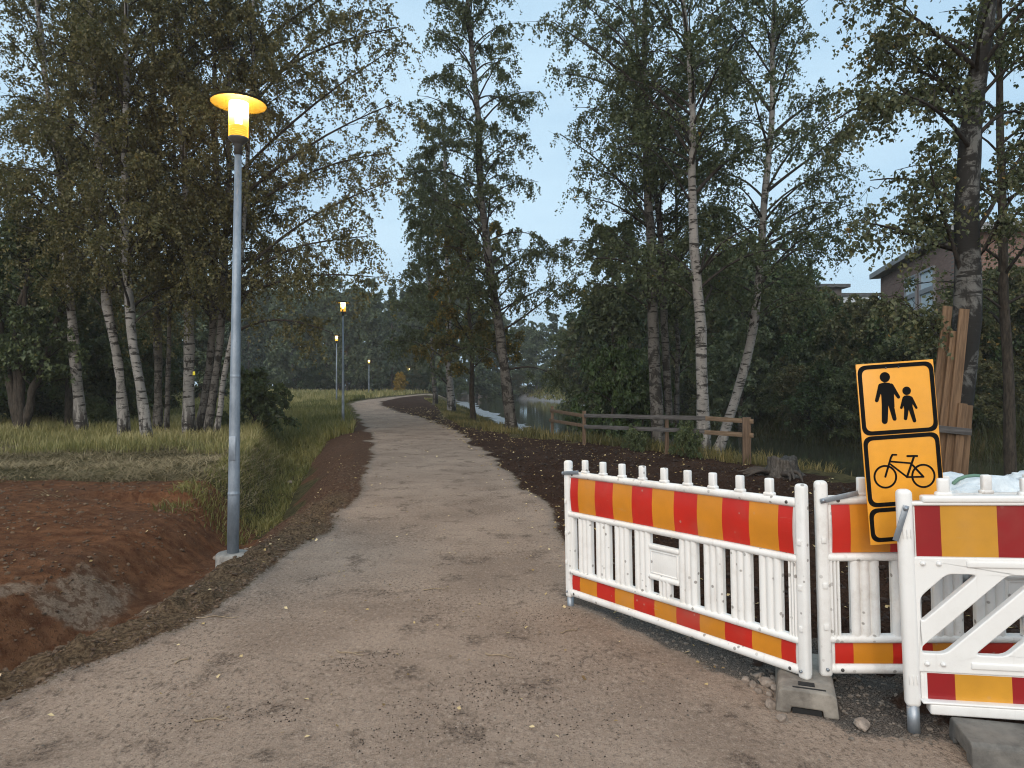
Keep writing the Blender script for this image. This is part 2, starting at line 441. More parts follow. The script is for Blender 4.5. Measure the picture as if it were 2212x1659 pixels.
def masks_height(X, Y, detail=True):
    X = np.asarray(X, float); Y = np.asarray(Y, float)
    nz = fbm(X * 1.3, Y * 1.3, 3, 4) * 0.22 + fbm(X * 6, Y * 6, 5, 2) * 0.05
    nz = nz * np.clip(Y / 6.0, 0.6, 3.0)
    pl = tab(PL, Y) + nz * 0.55
    pr = tab(PR, Y) + nz * 0.55
    ge = tab(GE, Y) + nz * 2.0
    ne = tab(NE, Y) + fbm(X * 0.4, Y * 0.4, 9, 3) * 0.7
    fe = tab(FE, Y) + fbm(X * 0.4, Y * 0.4, 11, 3) * 0.9
    dpath = np.minimum(X - pl, pr - X)
    wd = 0.10 + 0.006 * np.abs(Y)
    m_path = np.clip(0.5 + dpath / (2 * wd), 0, 1)
    dx = X - np.interp(Y, DI[:, 1], DI[:, 0])          # >0 on the path's side of the ditch
    dd = np.interp(Y, DD[:, 1], DD[:, 0])
    lw = 1.25 + 0.25 * fbm(X * 0.7, Y * 0.7, 21, 3)
    slopeL = np.where(Y < 10.5, 0.72 * sstep(0, lw * 0.62, -dx) + 0.28 * sstep(0, 3.6, -dx), sstep(0.05, 0.95, -dx))
    shoulder = np.maximum(pl - 0.25 - (X - dx), 0.6)
    slopeR = sstep(0.0, 1.0, dx / shoulder)
    z = -dd * (1 - np.where(dx > 0, slopeR, slopeL))
    z = np.where(m_path > 0.5, np.maximum(z, -0.03), z)
    z = z + rise(Y)
    # the left field swells a little
    z = z + 0.25 * sstep(8, 26, -dx) * sstep(10, 25, Y) + fbm(X * 0.25, Y * 0.25, 31, 3) * 0.12 * sstep(3, 8, -dx)
    # right: down to the river and up again
    u = np.clip((X - ge) / np.maximum(ne - ge, 0.5), 0, 1)
    bankz = (WATER - 0.05 - z) * np.where(Y < 24, 0.25 * sstep(0.0, 0.5, u) + 0.75 * sstep(0.35, 1.0, u), 0.4 * sstep(0.0, 0.5, u) + 0.45 * sstep(0.2, 0.7, u) + 0.15 * sstep(0.7, 1.0, u))
    bed = sstep(0, 2.2, X - ne)
    far = X - fe
    up = sstep(-0.3, 1.6, far) * np.where(Y < 42, 1.0, 0.35) + np.where(Y < 42, 0, 0.65) * sstep(1.5, 4.5, far)
    zr = np.where(X > ge, z + bankz, z)
    zr = zr - 0.6 * bed
    zfar = rise(Y) + 0.25 + fbm(X * 0.2, Y * 0.2, 41, 3) * 0.3
    z = np.where(X > fe - 2.0, np.maximum(zr, 0) * 0 + zr * (1 - up) + zfar * up, zr)
    # soils
    m_soil = np.clip(0.5 + (ge - X) / 0.5, 0, 1) * np.clip(0.5 + (X - pr) / (2 * wd), 0, 1) * sstep(175, 110, Y)
    m_soil = m_soil * (1 - 0.9 * sstep(60, 110, Y) * 0)
    edge_red = 11.6 + fbm(X * 0.8, Y * 0.8, 51, 4) * 2.2
    m_red = np.clip(0.5 + (pl - X) / (2 * wd), 0, 1) * np.where(dx > 0, sstep(36, 27, Y) * np.where(Y > 11, sstep(-0.05, 0.35, dx / shoulder - 0.25 + fbm(X, Y, 55, 3) * 0.3), 1.0), sstep(0.35, -0.35, Y - edge_red))
    m_mud = np.maximum(sstep(0.50, 0.66, u + fbm(X * .8, Y * .8, 61, 3) * 0.14) * (X < ne + 1.0) * sstep(24, 30, Y), sstep(-1.2, 0.0, far) * sstep(3.8, 2.4, far + fbm(X, Y, 63, 3)) * sstep(42, 48, Y) * sstep(140, 110, Y))
    m_clay = sstep(0.10, 0.42, fbm(X * 1.7, Y * 1.7, 71, 5) * 1.1 + 0.20) * np.where(dx < 0, sstep(1.05, 0.6, -dx + fbm(X * 2.5, Y * 2.5, 73, 3) * 0.5) * sstep(-0.05, 0.25, -dx), sstep(0.3, 0.1, dx)) * sstep(7.9, 6.4, Y)
    m_grav = sstep(0.55, 0.15, np.abs((X - (0.55 + (5.5 - Y) * 0.62))) / 0.75 + fbm(X * 2, Y * 2, 81, 3) * 0.4) * sstep(2.9, 3.5, Y) * sstep(5.7, 5.2, Y)
    m_grav = np.maximum(m_grav, sstep(1.25, 1.7, X) * sstep(3.45, 3.75, Y + fbm(X * 2, Y * 2, 83, 2) * 0.3) * sstep(4.7, 4.2, Y) * sstep(4.5, 3.2, X))
    shoulderband = np.exp(-((X - pl + 0.28) / 0.3) ** 2) * sstep(12.5, 8, Y)
    if detail:
        near = sstep(30, 6, Y)
        clods = np.maximum(fbm(X * 7, Y * 7, 91, 3), -0.1) * 0.075
        fine = fbm(X * 19, Y * 19, 95, 2) * 0.014
        z = z + m_path * (fbm(X * 1.8, Y * 1.8, 97, 4) * 0.016 * near + fbm(X * 14, Y * 14, 99, 2) * 0.005 * near)
        z = z + np.maximum(m_soil, m_red) * (1 - m_path) * (clods + fine) * near * (0.6 + 0.8 * (m_soil > 0.5))
        z = z + shoulderband * (0.03 + clods * 1.1)
        rest = np.clip(1 - m_path - m_soil - m_red, 0, 1)
        z = z + rest * fbm(X * 1.1, Y * 1.1, 93, 4) * 0.10 * sstep(6, 12, Y)
    A = np.stack([m_path, m_soil, m_red, m_mud], -1)
    B = np.stack([m_clay, m_grav, np.clip(shoulderband, 0, 1), sstep(0.15, 0.5, dx / shoulder)], -1)
    return z, A, B

def H(x, y):
    return float(masks_height(np.array([x]), np.array([y]))[0][0])
def Hn(X, Y):
    return masks_height(X, Y)[0]

rad = np.concatenate([np.linspace(0.25, 2.4, 16)[:-1],
                      np.geomspace(2.4, 15, 235)[:-1], np.geomspace(15, 60, 105)[:-1], np.geomspace(60, 480, 52)])
ang = np.concatenate([np.linspace(-54, 54, 470), np.linspace(54, 306, 50)[1:-1]])
RR, AA = np.meshgrid(rad, np.radians(ang), indexing='ij')
GX = RR * np.sin(AA); GY = RR * np.cos(AA)
GZ, mA, mB = masks_height(GX.ravel(), GY.ravel())
nr, na = RR.shape
ii = np.arange(nr * na).reshape(nr, na)
q = np.stack([ii[:-1], np.roll(ii, -1, 1)[:-1], np.roll(ii, -1, 1)[1:], ii[1:]], -1).reshape(-1, 4)
GV = np.stack([GX.ravel(), GY.ravel(), GZ], -1)
# the small hole at the camera's foot
c_i = len(GV)
GV = np.concatenate([GV, [[0, 0, GZ[:na].mean()]]])
mA = np.concatenate([mA, [[1, 0, 0, 0]]]); mB = np.concatenate([mB, [[0, 0, 0, 1]]])
capf = np.stack([np.full(na, c_i), np.roll(ii[0], -1), ii[0]], -1)

def m_terrain():
    T = NT('earth')
    p = T.pos()
    a = T.n('ShaderNodeAttribute', attribute_name='maskA'); b = T.n('ShaderNodeAttribute', attribute_name='maskB')
    sa = T.n('ShaderNodeSeparateColor', {0: a.outputs['Color']}); sb = T.n('ShaderNodeSeparateColor', {0: b.outputs['Color']})
    path, soil, red, mud = sa.outputs[0], sa.outputs[1], sa.outputs[2], a.outputs['Alpha']
    clay, grav, shl = sb.outputs[0], sb.outputs[1], sb.outputs[2]
    n1 = T.noise(p, 0.9, 5, 0.6, 0.4); n2 = T.noise(p, 6, 5, 0.65); n3 = T.noise(p, 38, 4, 0.65); n4 = T.noise(p, 150, 3, 0.6)
    n5 = T.noise(T.scale(p, (1.0, 0.8, 1)), 2.6, 6, 0.72, 0.1)
    jit = T.math('MULTIPLY', T.math('SUBTRACT', n3, 0.5), 0.7)
    path_m = T.ss(T.math('ADD', path, jit), 0.38, 0.62)
    soil_m = T.ss(T.math('ADD', soil, jit), 0.3, 0.6)
    red_m = T.ss(T.math('ADD', red, jit), 0.3, 0.6)
    # grassy earth
    col = T.mix(T.ss(n2, 0.3, 0.7), (0.040, 0.036, 0.018), (0.105, 0.088, 0.042))
    # dark topsoil
    s = T.mix(T.ss(n3, 0.35, 0.7), (0.024, 0.0130, 0.0088), (0.066, 0.038, 0.0265))
    s = T.mix(T.math('MULTIPLY', T.ss(n1, 0.45, 0.7), 0.5), s, (0.080, 0.047, 0.032))
    s = T.mix(T.math('MULTIPLY', T.ss(n4, 0.66, 0.74), 0.5), s, (0.12, 0.085, 0.062))
    # reddish ditch soil
    r = T.mix(T.ss(n2, 0.3, 0.7), (0.085, 0.036, 0.019), (0.205, 0.097, 0.050))
    r = T.mix(T.math('MULTIPLY', T.ss(n1, 0.42, 0.66), 0.55), r, (0.085, 0.048, 0.032))
    r = T.mix(T.math('MULTIPLY', T.ss(n3, 0.52, 0.72), 0.5), r, (0.20, 0.115, 0.07))
    r = T.mix(T.math('MULTIPLY', T.ss(n4, 0.64, 0.72), 0.45), r, (0.29, 0.20, 0.13))
    n9 = T.noise(p, 24, 5, 0.72)
    rb = T.mix(T.ss(n9, 0.38, 0.66), (0.045, 0.027, 0.019), (0.135, 0.083, 0.056))
    r = T.mix(T.math('MULTIPLY', T.ss(n9, 0.52, 0.62), 0.65), r, (0.050, 0.023, 0.014))
    r = T.mix(T.math('MULTIPLY', T.ss(n9, 0.42, 0.34), 0.5), r, (0.23, 0.125, 0.072))
    r = T.mix(T.math('MULTIPLY', b.outputs['Alpha'], 0.85), r, rb)
    sh = T.mix(T.ss(n3, 0.35, 0.68), (0.058, 0.038, 0.024), (0.18, 0.125, 0.078))
    r = T.mix(T.ss(shl, 0.25, 0.7), r, sh)
    cl = T.mix(T.ss(n3, 0.3, 0.7), (0.16, 0.108, 0.075), (0.29, 0.212, 0.155))
    cl = T.mix(T.math('MULTIPLY', T.ss(T.noise(p, 11, 5, 0.7), 0.50, 0.58), 0.8), cl, (0.105, 0.058, 0.036))
    r = T.mix(T.ss(T.math('ADD', clay, T.math('MULTIPLY', T.math('SUBTRACT', n2, 0.5), 1.2)), 0.3, 0.75), r, cl)
    # compacted stone dust of the path
    pc = T.mix(T.ss(n1, 0.25, 0.72), (0.232, 0.170, 0.130), (0.350, 0.264, 0.204))
    pc = T.mix(T.math('MULTIPLY', T.ss(n5, 0.50, 0.66), 0.38), pc, (0.15, 0.108, 0.082))
    pc = T.mix(T.math('MULTIPLY', T.math('MULTIPLY', T.ss(n5, 0.555, 0.63), T.math('MULTIPLY', T.ss(n3, 0.40, 0.56), T.ss(n4, 0.35, 0.6))), 0.9), pc, (0.042, 0.030, 0.024))
    pc = T.mix(T.math('MULTIPLY', T.ss(n4, 0.58, 0.68), 0.45), pc, (0.47, 0.41, 0.36))
    pc = T.mix(T.math('MULTIPLY', T.ss(n4, 0.42, 0.33), 0.55), pc, (0.10, 0.08, 0.068))
    n6 = T.noise(T.scale(p, (1.0, 1.6, 1)), 75, 5, 0.75)
    pc = T.mix(T.math('MULTIPLY', T.ss(n6, 0.575, 0.64), 0.7), pc, (0.075, 0.056, 0.045))
    pc = T.mix(T.math('MULTIPLY', T.ss(n6, 0.40, 0.34), 0.4), pc, (0.50, 0.41, 0.33))
    n7 = T.noise(T.scale(p, (1.0, 0.6, 1)), 42, 4, 0.7)
    n8 = T.noise(p, 0.7, 3, 0.6)
    pc = T.mix(T.math('MULTIPLY', T.ss(n7, 0.53, 0.63), T.math('ADD', 0.30, T.math('MULTIPLY', T.ss(n8, 0.4, 0.65), 0.45))), pc, (0.085, 0.064, 0.052))
    pc = T.mix(T.math('MULTIPLY', T.ss(n7, 0.44, 0.34), 0.45), pc, (0.46, 0.37, 0.295))
    edge = T.math('MULTIPLY', T.ss(path, 0.95, 0.55), 0.6)
    gr = T.mix(T.ss(n4, 0.35, 0.62), (0.10, 0.080, 0.066), (0.27, 0.22, 0.185))
    pc = T.mix(edge, pc, gr)
    col = T.mix(soil_m, col, s)
    col = T.mix(red_m, col, r)
    col = T.mix(T.ss(mud, 0.3, 0.7), col, T.mix(T.ss(n2, 0.35, 0.65), (0.13, 0.125, 0.12), (0.30, 0.30, 0.31)))
    col = T.mix(path_m, col, pc)
    gd = T.mix(T.ss(n4, 0.38, 0.64), (0.045, 0.039, 0.034), (0.17, 0.145, 0.125))
    col = T.mix(T.ss(T.math('ADD', grav, jit), 0.35, 0.65), col, gd)
    h = T.math('ADD', T.math('MULTIPLY', n2, 0.6), T.math('ADD', T.math('MULTIPLY', n3, 0.5), T.math('MULTIPLY', n4, 0.28)))
    rough = T.math('SUBTRACT', 0.95, T.math('MULTIPLY', mud, 0.55))
    st = T.math('SUBTRACT', 0.95, T.math('MULTIPLY', path_m, 0.3))
    return T.fin(col, rough, T.bump(h, st, 0.05), T.math('ADD', 0.03, T.math('MULTIPLY', mud, 0.4)))
M['earth'] = m_terrain()

fA = mA[q].mean(1)
fy = GY.ravel()[q].mean(1)
cls = np.where(fA[:, 0] > 0.5, 0, np.where(fA[:, 1] > 0.5, 1, np.where((fA[:, 2] > 0.5), 2, np.where(fA[:, 3] > 0.5, 3, 4))))
for k, nm in enumerate(['path', 'topsoil_strip', 'ditch_bank', 'river_shore', 'ground']):
    fq = q[cls == k]
    fl = [fq] if k else [fq, capf]
    used = np.unique(np.concatenate([f.ravel() for f in fl]))
    remap = np.full(len(GV), -1, np.int64); remap[used] = np.arange(len(used))
    me = mesh_np(nm, GV[used], [remap[f] for f in fl], True, {'maskA': ('FLOAT_COLOR', mA[used]), 'maskB': ('FLOAT_COLOR', mB[used])})
    tag(link(nm, me, M['earth']), kind='structure')

# water
def m_water():
    T = NT('river_water'); p = T.pos()
    n = T.noise(T.scale(p, (1.0, 0.6, 1)), 1.6, 4, 0.55)
    return T.fin((0.040, 0.042, 0.026), 0.07, T.bump(n, 0.10, 0.03), 0.5)
ys = np.concatenate([np.linspace(2, 60, 60), np.linspace(62, 160, 40)])
wv = []
for y in ys:
    a0, b0 = float(tab(NE, y)) - 1.6, float(tab(FE, y)) + 1.6
    for t in np.linspace(0, 1, 7): wv.append((a0 + (b0 - a0) * t, y, WATER))
wi = np.arange(len(wv)).reshape(len(ys), 7)
wq = np.stack([wi[:-1, :-1], wi[:-1, 1:], wi[1:, 1:], wi[1:, :-1]], -1).reshape(-1, 4)
tag(link('river', mesh_np('river', np.array(wv), [wq]), m_water()), kind='structure')

# ---------------------------------------------------------------- vegetation generators
def tubes(P, Rad, sides=5):
    """P (B,K,3) polylines, Rad (B,K) radii -> verts, quads"""
    B, K, _ = P.shape
    Tn = np.gradient(P, axis=1)
    Tn /= np.linalg.norm(Tn, axis=2, keepdims=True) + 1e-9
    ref = np.where(np.abs(Tn[..., 2:3]) > 0.9, np.array([1.0, 0, 0]), np.array([0, 0, 1.0]))
    U = np.cross(Tn, ref); U /= np.linalg.norm(U, axis=2, keepdims=True) + 1e-9
    Wv = np.cross(Tn, U)
    th = np.arange(sides) * 2 * np.pi / sides
    ring = P[:, :, None] + Rad[:, :, None, None] * (np.cos(th)[:, None] * U[:, :, None] + np.sin(th)[:, None] * Wv[:, :, None])
    idx = np.arange(B * K * sides).reshape(B, K, sides)
    a = idx[:, :-1]; b = idx[:, 1:]
    F = np.stack([a, np.roll(a, -1, 2), np.roll(b, -1, 2), b], -1).reshape(-1, 4)
    return ring.reshape(-1, 3), F

def leaf_mesh(name, P, size, rng, tint=None, hang=0.6, aspect=0.75, tri=True):
    n = len(P)
    ax = rng.normal(size=(n, 3)); ax[:, 2] -= hang * 1.6
    ax /= np.linalg.norm(ax, axis=1, keepdims=True)
    sd = np.cross(ax, rng.normal(size=(n, 3))); sd /= np.linalg.norm(sd, axis=1, keepdims=True) + 1e-9
    nn = np.cross(ax, sd)
    s = (size * rng.uniform(0.65, 1.25, n))[:, None]
    if tint is None: tint = rng.uniform(0, 1, n)
    if tri:
        V = np.stack([P + sd * s * aspect * 0.55, P + ax * s + nn * s * 0.15, P - sd * s * aspect * 0.55], 1).reshape(-1, 3)
        return mesh_np(name, V, [np.arange(3 * n).reshape(n, 3)], False, {'tint': ('FLOAT', np.repeat(tint, 3))})
    v0 = P
    v1 = P + ax * s * 0.42 + sd * s * aspect * 0.5 + nn * s * 0.10
    v2 = P + ax * s
    v3 = P + ax * s * 0.42 - sd * s * aspect * 0.5 + nn * s * 0.10
    V = np.stack([v0, v1, v2, v3], 1).reshape(-1, 3)
    F = np.arange(4 * n).reshape(n, 4)
    return mesh_np(name, V, [F], False, {'tint': ('FLOAT', np.repeat(tint, 4))})

def resample(pts, k):
    pts = np.asarray(pts, float)
    d = np.concatenate([[0], np.cumsum(np.linalg.norm(np.diff(pts, axis=0), axis=1))])
    t = np.linspace(0, d[-1], k)
    out = np.stack([np.interp(t, d, pts[:, i]) for i in range(3)], -1)
    for _ in range(2):
        out[1:-1] = 0.25 * out[:-2] + 0.5 * out[1:-1] + 0.25 * out[2:]
    return out

def ribbons(P, wdt, rng):
    B, K, _ = P.shape
    a = rng.uniform(0, np.pi, B)
    sd = np.stack([np.cos(a), np.sin(a), np.zeros(B)], -1)[:, None] * wdt * 0.5 * np.linspace(1, 0.4, K)[None, :, None]
    V = np.stack([P - sd, P + sd], 2).reshape(-1, 3)
    idx = np.arange(B * K * 2).reshape(B, K, 2)
    F = np.stack([idx[:, :-1, 0], idx[:, :-1, 1], idx[:, 1:, 1], idx[:, 1:, 0]], -1).reshape(-1, 4)
    return V, F

def grow(seed, trunk, r0, r1=0.03, cs=0.3, nb=40, blen=3.2, e0=48, drop=55, nsec=6, ntw=6, twl=0.8, lsize=0.09, lpt=16,
         limbs=(), top=1.0, low=0.75, limb_r=0.05, az0=None, azspread=None, flare=0.35, lm=1.7, rib=0.35):
    """returns (trunk V,F), (branch V,F), leaf points relative to the trunk's foot"""
    rng = np.random.default_rng(seed)
    base = np.asarray(trunk[0], float)
    K = 30
    tp = resample(trunk, K) - base
    t = np.linspace(0, 1, K)
    tr = r1 + (r0 - r1) * (1 - t) ** 0.85 + r0 * flare * np.exp(-t * K * 0.9)
    wig = np.stack([np.interp(t, np.linspace(0, 1, 9), rng.normal(0, 0.035, 9)), np.interp(t, np.linspace(0, 1, 9), rng.normal(0, 0.035, 9)), np.zeros(K)], -1)
    wig[0] = 0
    tp = tp + wig
    tp2 = tp.copy(); tp2[0, 2] -= 0.25
    TV, TF = tubes(tp2[None], tr[None], 12)
    TV = TV + (vnoise(TV[:, 2] * 6 + TV[:, 0] * 9, TV[:, 1] * 9 + TV[:, 2], seed) * 0.05 * r0 / 0.15)[:, None] * np.array([1, 1, 0])
    # primary branches
    KB = 8
    bt = np.sort(rng.uniform(cs, 0.985, nb))
    az = (np.arange(nb) * 2.39996 + rng.uniform(0, 6.28) + rng.normal(0, 0.3, nb))
    if az0 is not None: az = az0 + rng.uniform(-azspread, azspread, nb)
    rel = (bt - cs) / (1 - cs)
    ln = blen * (low + (1 - low) * np.sin(np.clip(rel * 1.6, 0, 1) * np.pi / 2)) * (1 - rel * 0.72 * top) * rng.uniform(0.7, 1.25, nb)
    el = np.radians(e0 + rel * 14 + rng.normal(0, 9, nb))
    s = np.linspace(0, 1, KB)
    els = el[:, None] - np.radians(drop) * s[None] ** 1.4 * rng.uniform(0.5, 1.3, nb)[:, None]
    azs = az[:, None] + np.cumsum(rng.normal(0, 0.11, (nb, KB)), 1)
    d = np.stack([np.cos(els) * np.cos(azs), np.cos(els) * np.sin(azs), np.sin(els)], -1) * (ln / (KB - 1))[:, None, None]
    st = np.stack([np.interp(bt, t, tp[:, i]) for i in range(3)], -1)
    BP = st[:, None] + np.concatenate([np.zeros((nb, 1, 3)), np.cumsum(d[:, :-1], 1)], 1)
    br0 = np.minimum(np.interp(bt, t, tr) * 0.48, 0.010 + 0.011 * ln)
    BR = br0[:, None] * (1 - 0.85 * s[None])
    if len(limbs):
        LP = np.stack([resample(l, KB) - base for l in limbs])
        LR = limb_r * (1 - 0.8 * s)[None] * np.ones((len(limbs), 1))
        BP = np.concatenate([BP, LP]); BR = np.concatenate([BR, LR])
        ln = np.concatenate([ln, np.linalg.norm(LP[:, -1] - LP[:, 0], axis=1)])
    BV, BF = tubes(BP, BR, 5)
    # secondary branches
    nB = len(BP)
    cnt = np.maximum(2, np.round(nsec * ln / max(blen, 0.5) * rng.uniform(0.8, 1.2, nB) * np.where(np.arange(nB) >= nb, lm, 1.0))).astype(int)
    bi = np.repeat(np.arange(nB), cnt); m = len(bi)
    ss = rng.uniform(0.22, 0.98, m)
    f = ss * (KB - 1); k0 = np.minimum(f.astype(int), KB - 2); fr = (f - k0)[:, None]
    s0 = BP[bi, k0] * (1 - fr) + BP[bi, k0 + 1] * fr
    tg = BP[bi, k0 + 1] - BP[bi, k0]; tg /= np.linalg.norm(tg, axis=1, keepdims=True) + 1e-9
    dr = tg + rng.normal(0, 0.62, (m, 3)) + np.array([0, 0, 0.12]); dr /= np.linalg.norm(dr, axis=1, keepdims=True)
    sl = np.clip(ln[bi], 0.6, 5) * (0.16 + 0.22 * (1 - ss)) * rng.uniform(0.7, 1.3, m) + 0.15
    KS = 5; q5 = np.linspace(0, 1, KS)
    SP = s0[:, None] + dr[:, None] * (sl[:, None] * q5[None])[..., None]
    SP[..., 2] -= (0.22 * sl)[:, None] * q5[None] ** 2
    SP[:, 1:-1] += rng.normal(0, 0.03, (m, KS - 2, 3))
    SV, SF = tubes(SP, 0.009 * (1 - 0.7 * q5)[None] * np.ones((m, 1)), 3)
    # hanging twigs that carry the leaves
    nt_ = m * ntw
    wi_ = rng.integers(0, m, nt_); ws = rng.uniform(0.25, 1.0, nt_)
    f = ws * (KS - 1); k0 = np.minimum(f.astype(int), KS - 2); fr = (f - k0)[:, None]
    t0 = SP[wi_, k0] * (1 - fr) + SP[wi_, k0 + 1] * fr
    out = rng.normal(size=(nt_, 3)); out[:, 2] = np.abs(out[:, 2]) * 0.3; out /= np.linalg.norm(out, axis=1, keepdims=True)
    tl = twl * rng.uniform(0.35, 1.2, nt_)
    KT = 4; q4 = np.linspace(0, 1, KT)
    WP = t0[:, None] + out[:, None] * (tl[:, None] * 0.55 * q4[None])[..., None]
    WP[..., 2] -= tl[:, None] * 0.75 * q4[None] ** 2
    WV, WF = ribbons(WP[:max(1, int(nt_ * rib))], 0.007, rng)
    # leaves
    nl = nt_ * lpt
    li = rng.integers(0, nt_, nl); ls = rng.uniform(0.1, 1.0, nl)
    f = ls * (KT - 1); k0 = np.minimum(f.astype(int), KT - 2); fr = (f - k0)[:, None]
    LPt = WP[li, k0] * (1 - fr) + WP[li, k0 + 1] * fr + rng.normal(0, 0.035, (nl, 3))
    tint = np.clip(rng.uniform(0, 1, nl) * 0.6 + 0.4 * rng.uniform(0, 1, nt_)[li], 0, 1)
    o1 = len(BV); o2 = o1 + len(SV)
    return base, (TV, TF), (np.concatenate([BV, SV, WV]), np.concatenate([BF, SF + o1, WF + o2])), (LPt, tint, rng)

NTRI = [0]
def tree(name, label, cat, group, bark, leafmat, lsize, hang=0.6, tri=True, **k):
    base, tr, br, lf = grow(lsize=lsize, **k)
    o = thing(name, tuple(base), label, cat, group)
    link('trunk', mesh_np('trunk', tr[0], [tr[1]]), M[bark], o)
    link('branches', mesh_np('branches', br[0], [br[1]]), M['branch'], o)
    link('crown', leaf_mesh('crown', lf[0], lsize, lf[2], lf[1], hang, tri=tri), M[leafmat], o)
    NTRI[0] += 2 * (len(tr[1]) + len(br[1]) + len(lf[0]))
    return o

def px_line(pts, Y, z0=None, depth=0.0):
    """picture positions at Y metres (running back by depth along the line) -> world points"""
    n = len(pts)
    out = [at(x, y, Y + depth * i / max(n - 1, 1)) for i, (x, y) in enumerate(pts)]
    if z0 is not None:
        out[0][2] = z0
    return out

def trunk_from(pts, Y):
    b = at(pts[0][0], pts[0][1], Y)
    z = H(b[0], b[1])
    return px_line(pts, Y, z - 0.02)

# ---------------------------------------------------------------- birch grove on the left
G1 = 'birches of the grove left of the lamp post'
grove = [
 ('thick white birch trunk leaning left at the outer end of the grove', 'birch', [(180, 937), (160, 720), (140, 500), (120, 330), (95, 150), (70, -60), (50, -260)], 22.0, 0.20, 9, 44),
 ('white birch leaning left, second pale trunk of the grove', 'birch', [(268, 950), (243, 700), (218, 450), (203, 250), (190, 0), (180, -250)], 20.5, 0.175, 6, 40),
 ('white birch curving left beside the pale second trunk', 'birch', [(322, 958), (287, 760), (270, 520), (276, 200), (270, 0), (268, -240)], 19.6, 0.165, 7, 40),
 ('dark straight trunk just behind the three white birches', 'birch_dim', [(344, 937), (342, 600), (335, 300), (330, 0), (328, -200)], 22.5, 0.16, 8, 36),
 ('slender upright birch in the middle of the grove', 'birch_dim', [(362, 938), (368, 700), (374, 450), (378, 150), (376, -80)], 22.0, 0.085, 9, 26),
 ('birch bearing the small yellow trail marker', 'birch', [(410, 945), (411, 700), (405, 500), (396, 300), (384, 60), (376, -200)], 21.0, 0.20, 10, 44),
 ('dark birch leaning right behind the marked birch', 'birch_dim', [(430, 942), (448, 800), (462, 620), (470, 420), (463, 180), (455, -120)], 21.6, 0.15, 11, 36),
 ('grey birch leaning right beside the dark leaning one', 'birch_dim', [(446, 946), (470, 770), (484, 600), (492, 400), (498, 150), (500, -160)], 21.0, 0.14, 12, 38),
 ('thin pale birch leaning right nearest the lamp pole', 'birch', [(462, 944), (482, 860), (500, 760), (518, 600), (530, 380), (545, 120), (550, -120)], 20.6, 0.10, 13, 34),
 ('dark trunk standing close beside the outermost white birch', 'bark', [(150, 932), (150, 760), (146, 500), (150, 250), (158, 0), (160, -150)], 23.5, 0.17, 14, 34),
]
right_limbs = {
 12: [[(492, 400), (600, 290), (720, 190), (850, 105)], [(490, 480), (610, 400), (730, 345), (845, 330)], [(498, 150), (600, 60), (720, -20), (820, -90)], [(494, 300), (590, 170), (690, 70), (790, 20)]],
 13: [[(520, 590), (620, 500), (740, 430), (850, 390)], [(510, 640), (620, 600), (720, 590), (820, 600)], [(528, 420), (640, 330), (740, 270), (860, 220)], [(505, 720), (560, 690), (640, 690), (720, 720)], [(512, 620), (600, 540), (700, 520), (800, 510)], [(540, 200), (650, 120), (760, 80), (860, 60)]],
 6: [[(222, 520), (160, 380), (110, 300), (10, 180)], [(205, 300), (240, 210), (300, 120), (330, 0)]],
 9: [[(140, 500), (90, 430), (40, 400), (-30, 380)], [(130, 400), (180, 280), (230, 200), (260, 80)]],
 10: [[(408, 560), (340, 470), (300, 420), (240, 400)], [(398, 330), (440, 250), (500, 180), (560, 120)]],
}
for lab, bark, pts, Y, r, seed, nb in grove:
    r = r * 0.80
    base = trunk_from(pts, Y)
    limbs = [px_line(l, Y, None, -1.0 if seed in (12, 13) else 1.0) for l in right_limbs.get(seed, [])]
    tree('birch_tree', lab, 'tree', G1, bark, 'leaf_left', 0.078, seed=seed, trunk=base, r0=r, cs=0.21, nb=nb, blen=3.4, e0=46, drop=66,
         nsec=7, ntw=6, twl=1.2, lpt=24, limbs=limbs, limb_r=0.055, top=0.7)
b = at(419, 807, 20.78)
mk = MB().box((0, 0, 0), (0.07, 0.012, 0.11), 0.004).build('trail_marker', M['marker'])
mk.location = b
tag(mk, 'small yellow trail marker fixed on a birch trunk', 'marker')

# dark many-stemmed willow at the left edge
wl = thing('willow_tree', tuple(at(45, 940, 22.0)), 'dark many-stemmed willow at the left edge of the picture', 'tree')
wb = at(45, 940, 22.0); wb[2] = H(wb[0], wb[1]); wl.location = wb
lp = []; tn = []
for k, (x1, y1, x2, y2) in enumerate([(10, 760, -40, 480), (55, 740, 60, 470), (95, 800, 150, 560), (30, 700, 100, 420)]):
    _, tr, br, lf = grow(300 + k, [wb, at(x1, y1, 22.2), at(x2, y2, 22.6)], 0.13, 0.03, 0.25, 26, 2.2, 30, 45, 5, 5, 0.6, 0.11, 15)
    link('stem', mesh_np('stem', tr[0], [tr[1]]), M['bark'], wl)
    link('branches', mesh_np('branches', br[0], [br[1]]), M['branch'], wl)
    lp.append(lf[0]); tn.append(lf[1])
lp = np.concatenate(lp)
link('crown', leaf_mesh('crown', lp, 0.125, np.random.default_rng(5), np.concatenate(tn)), M['leaf_bush'], wl)

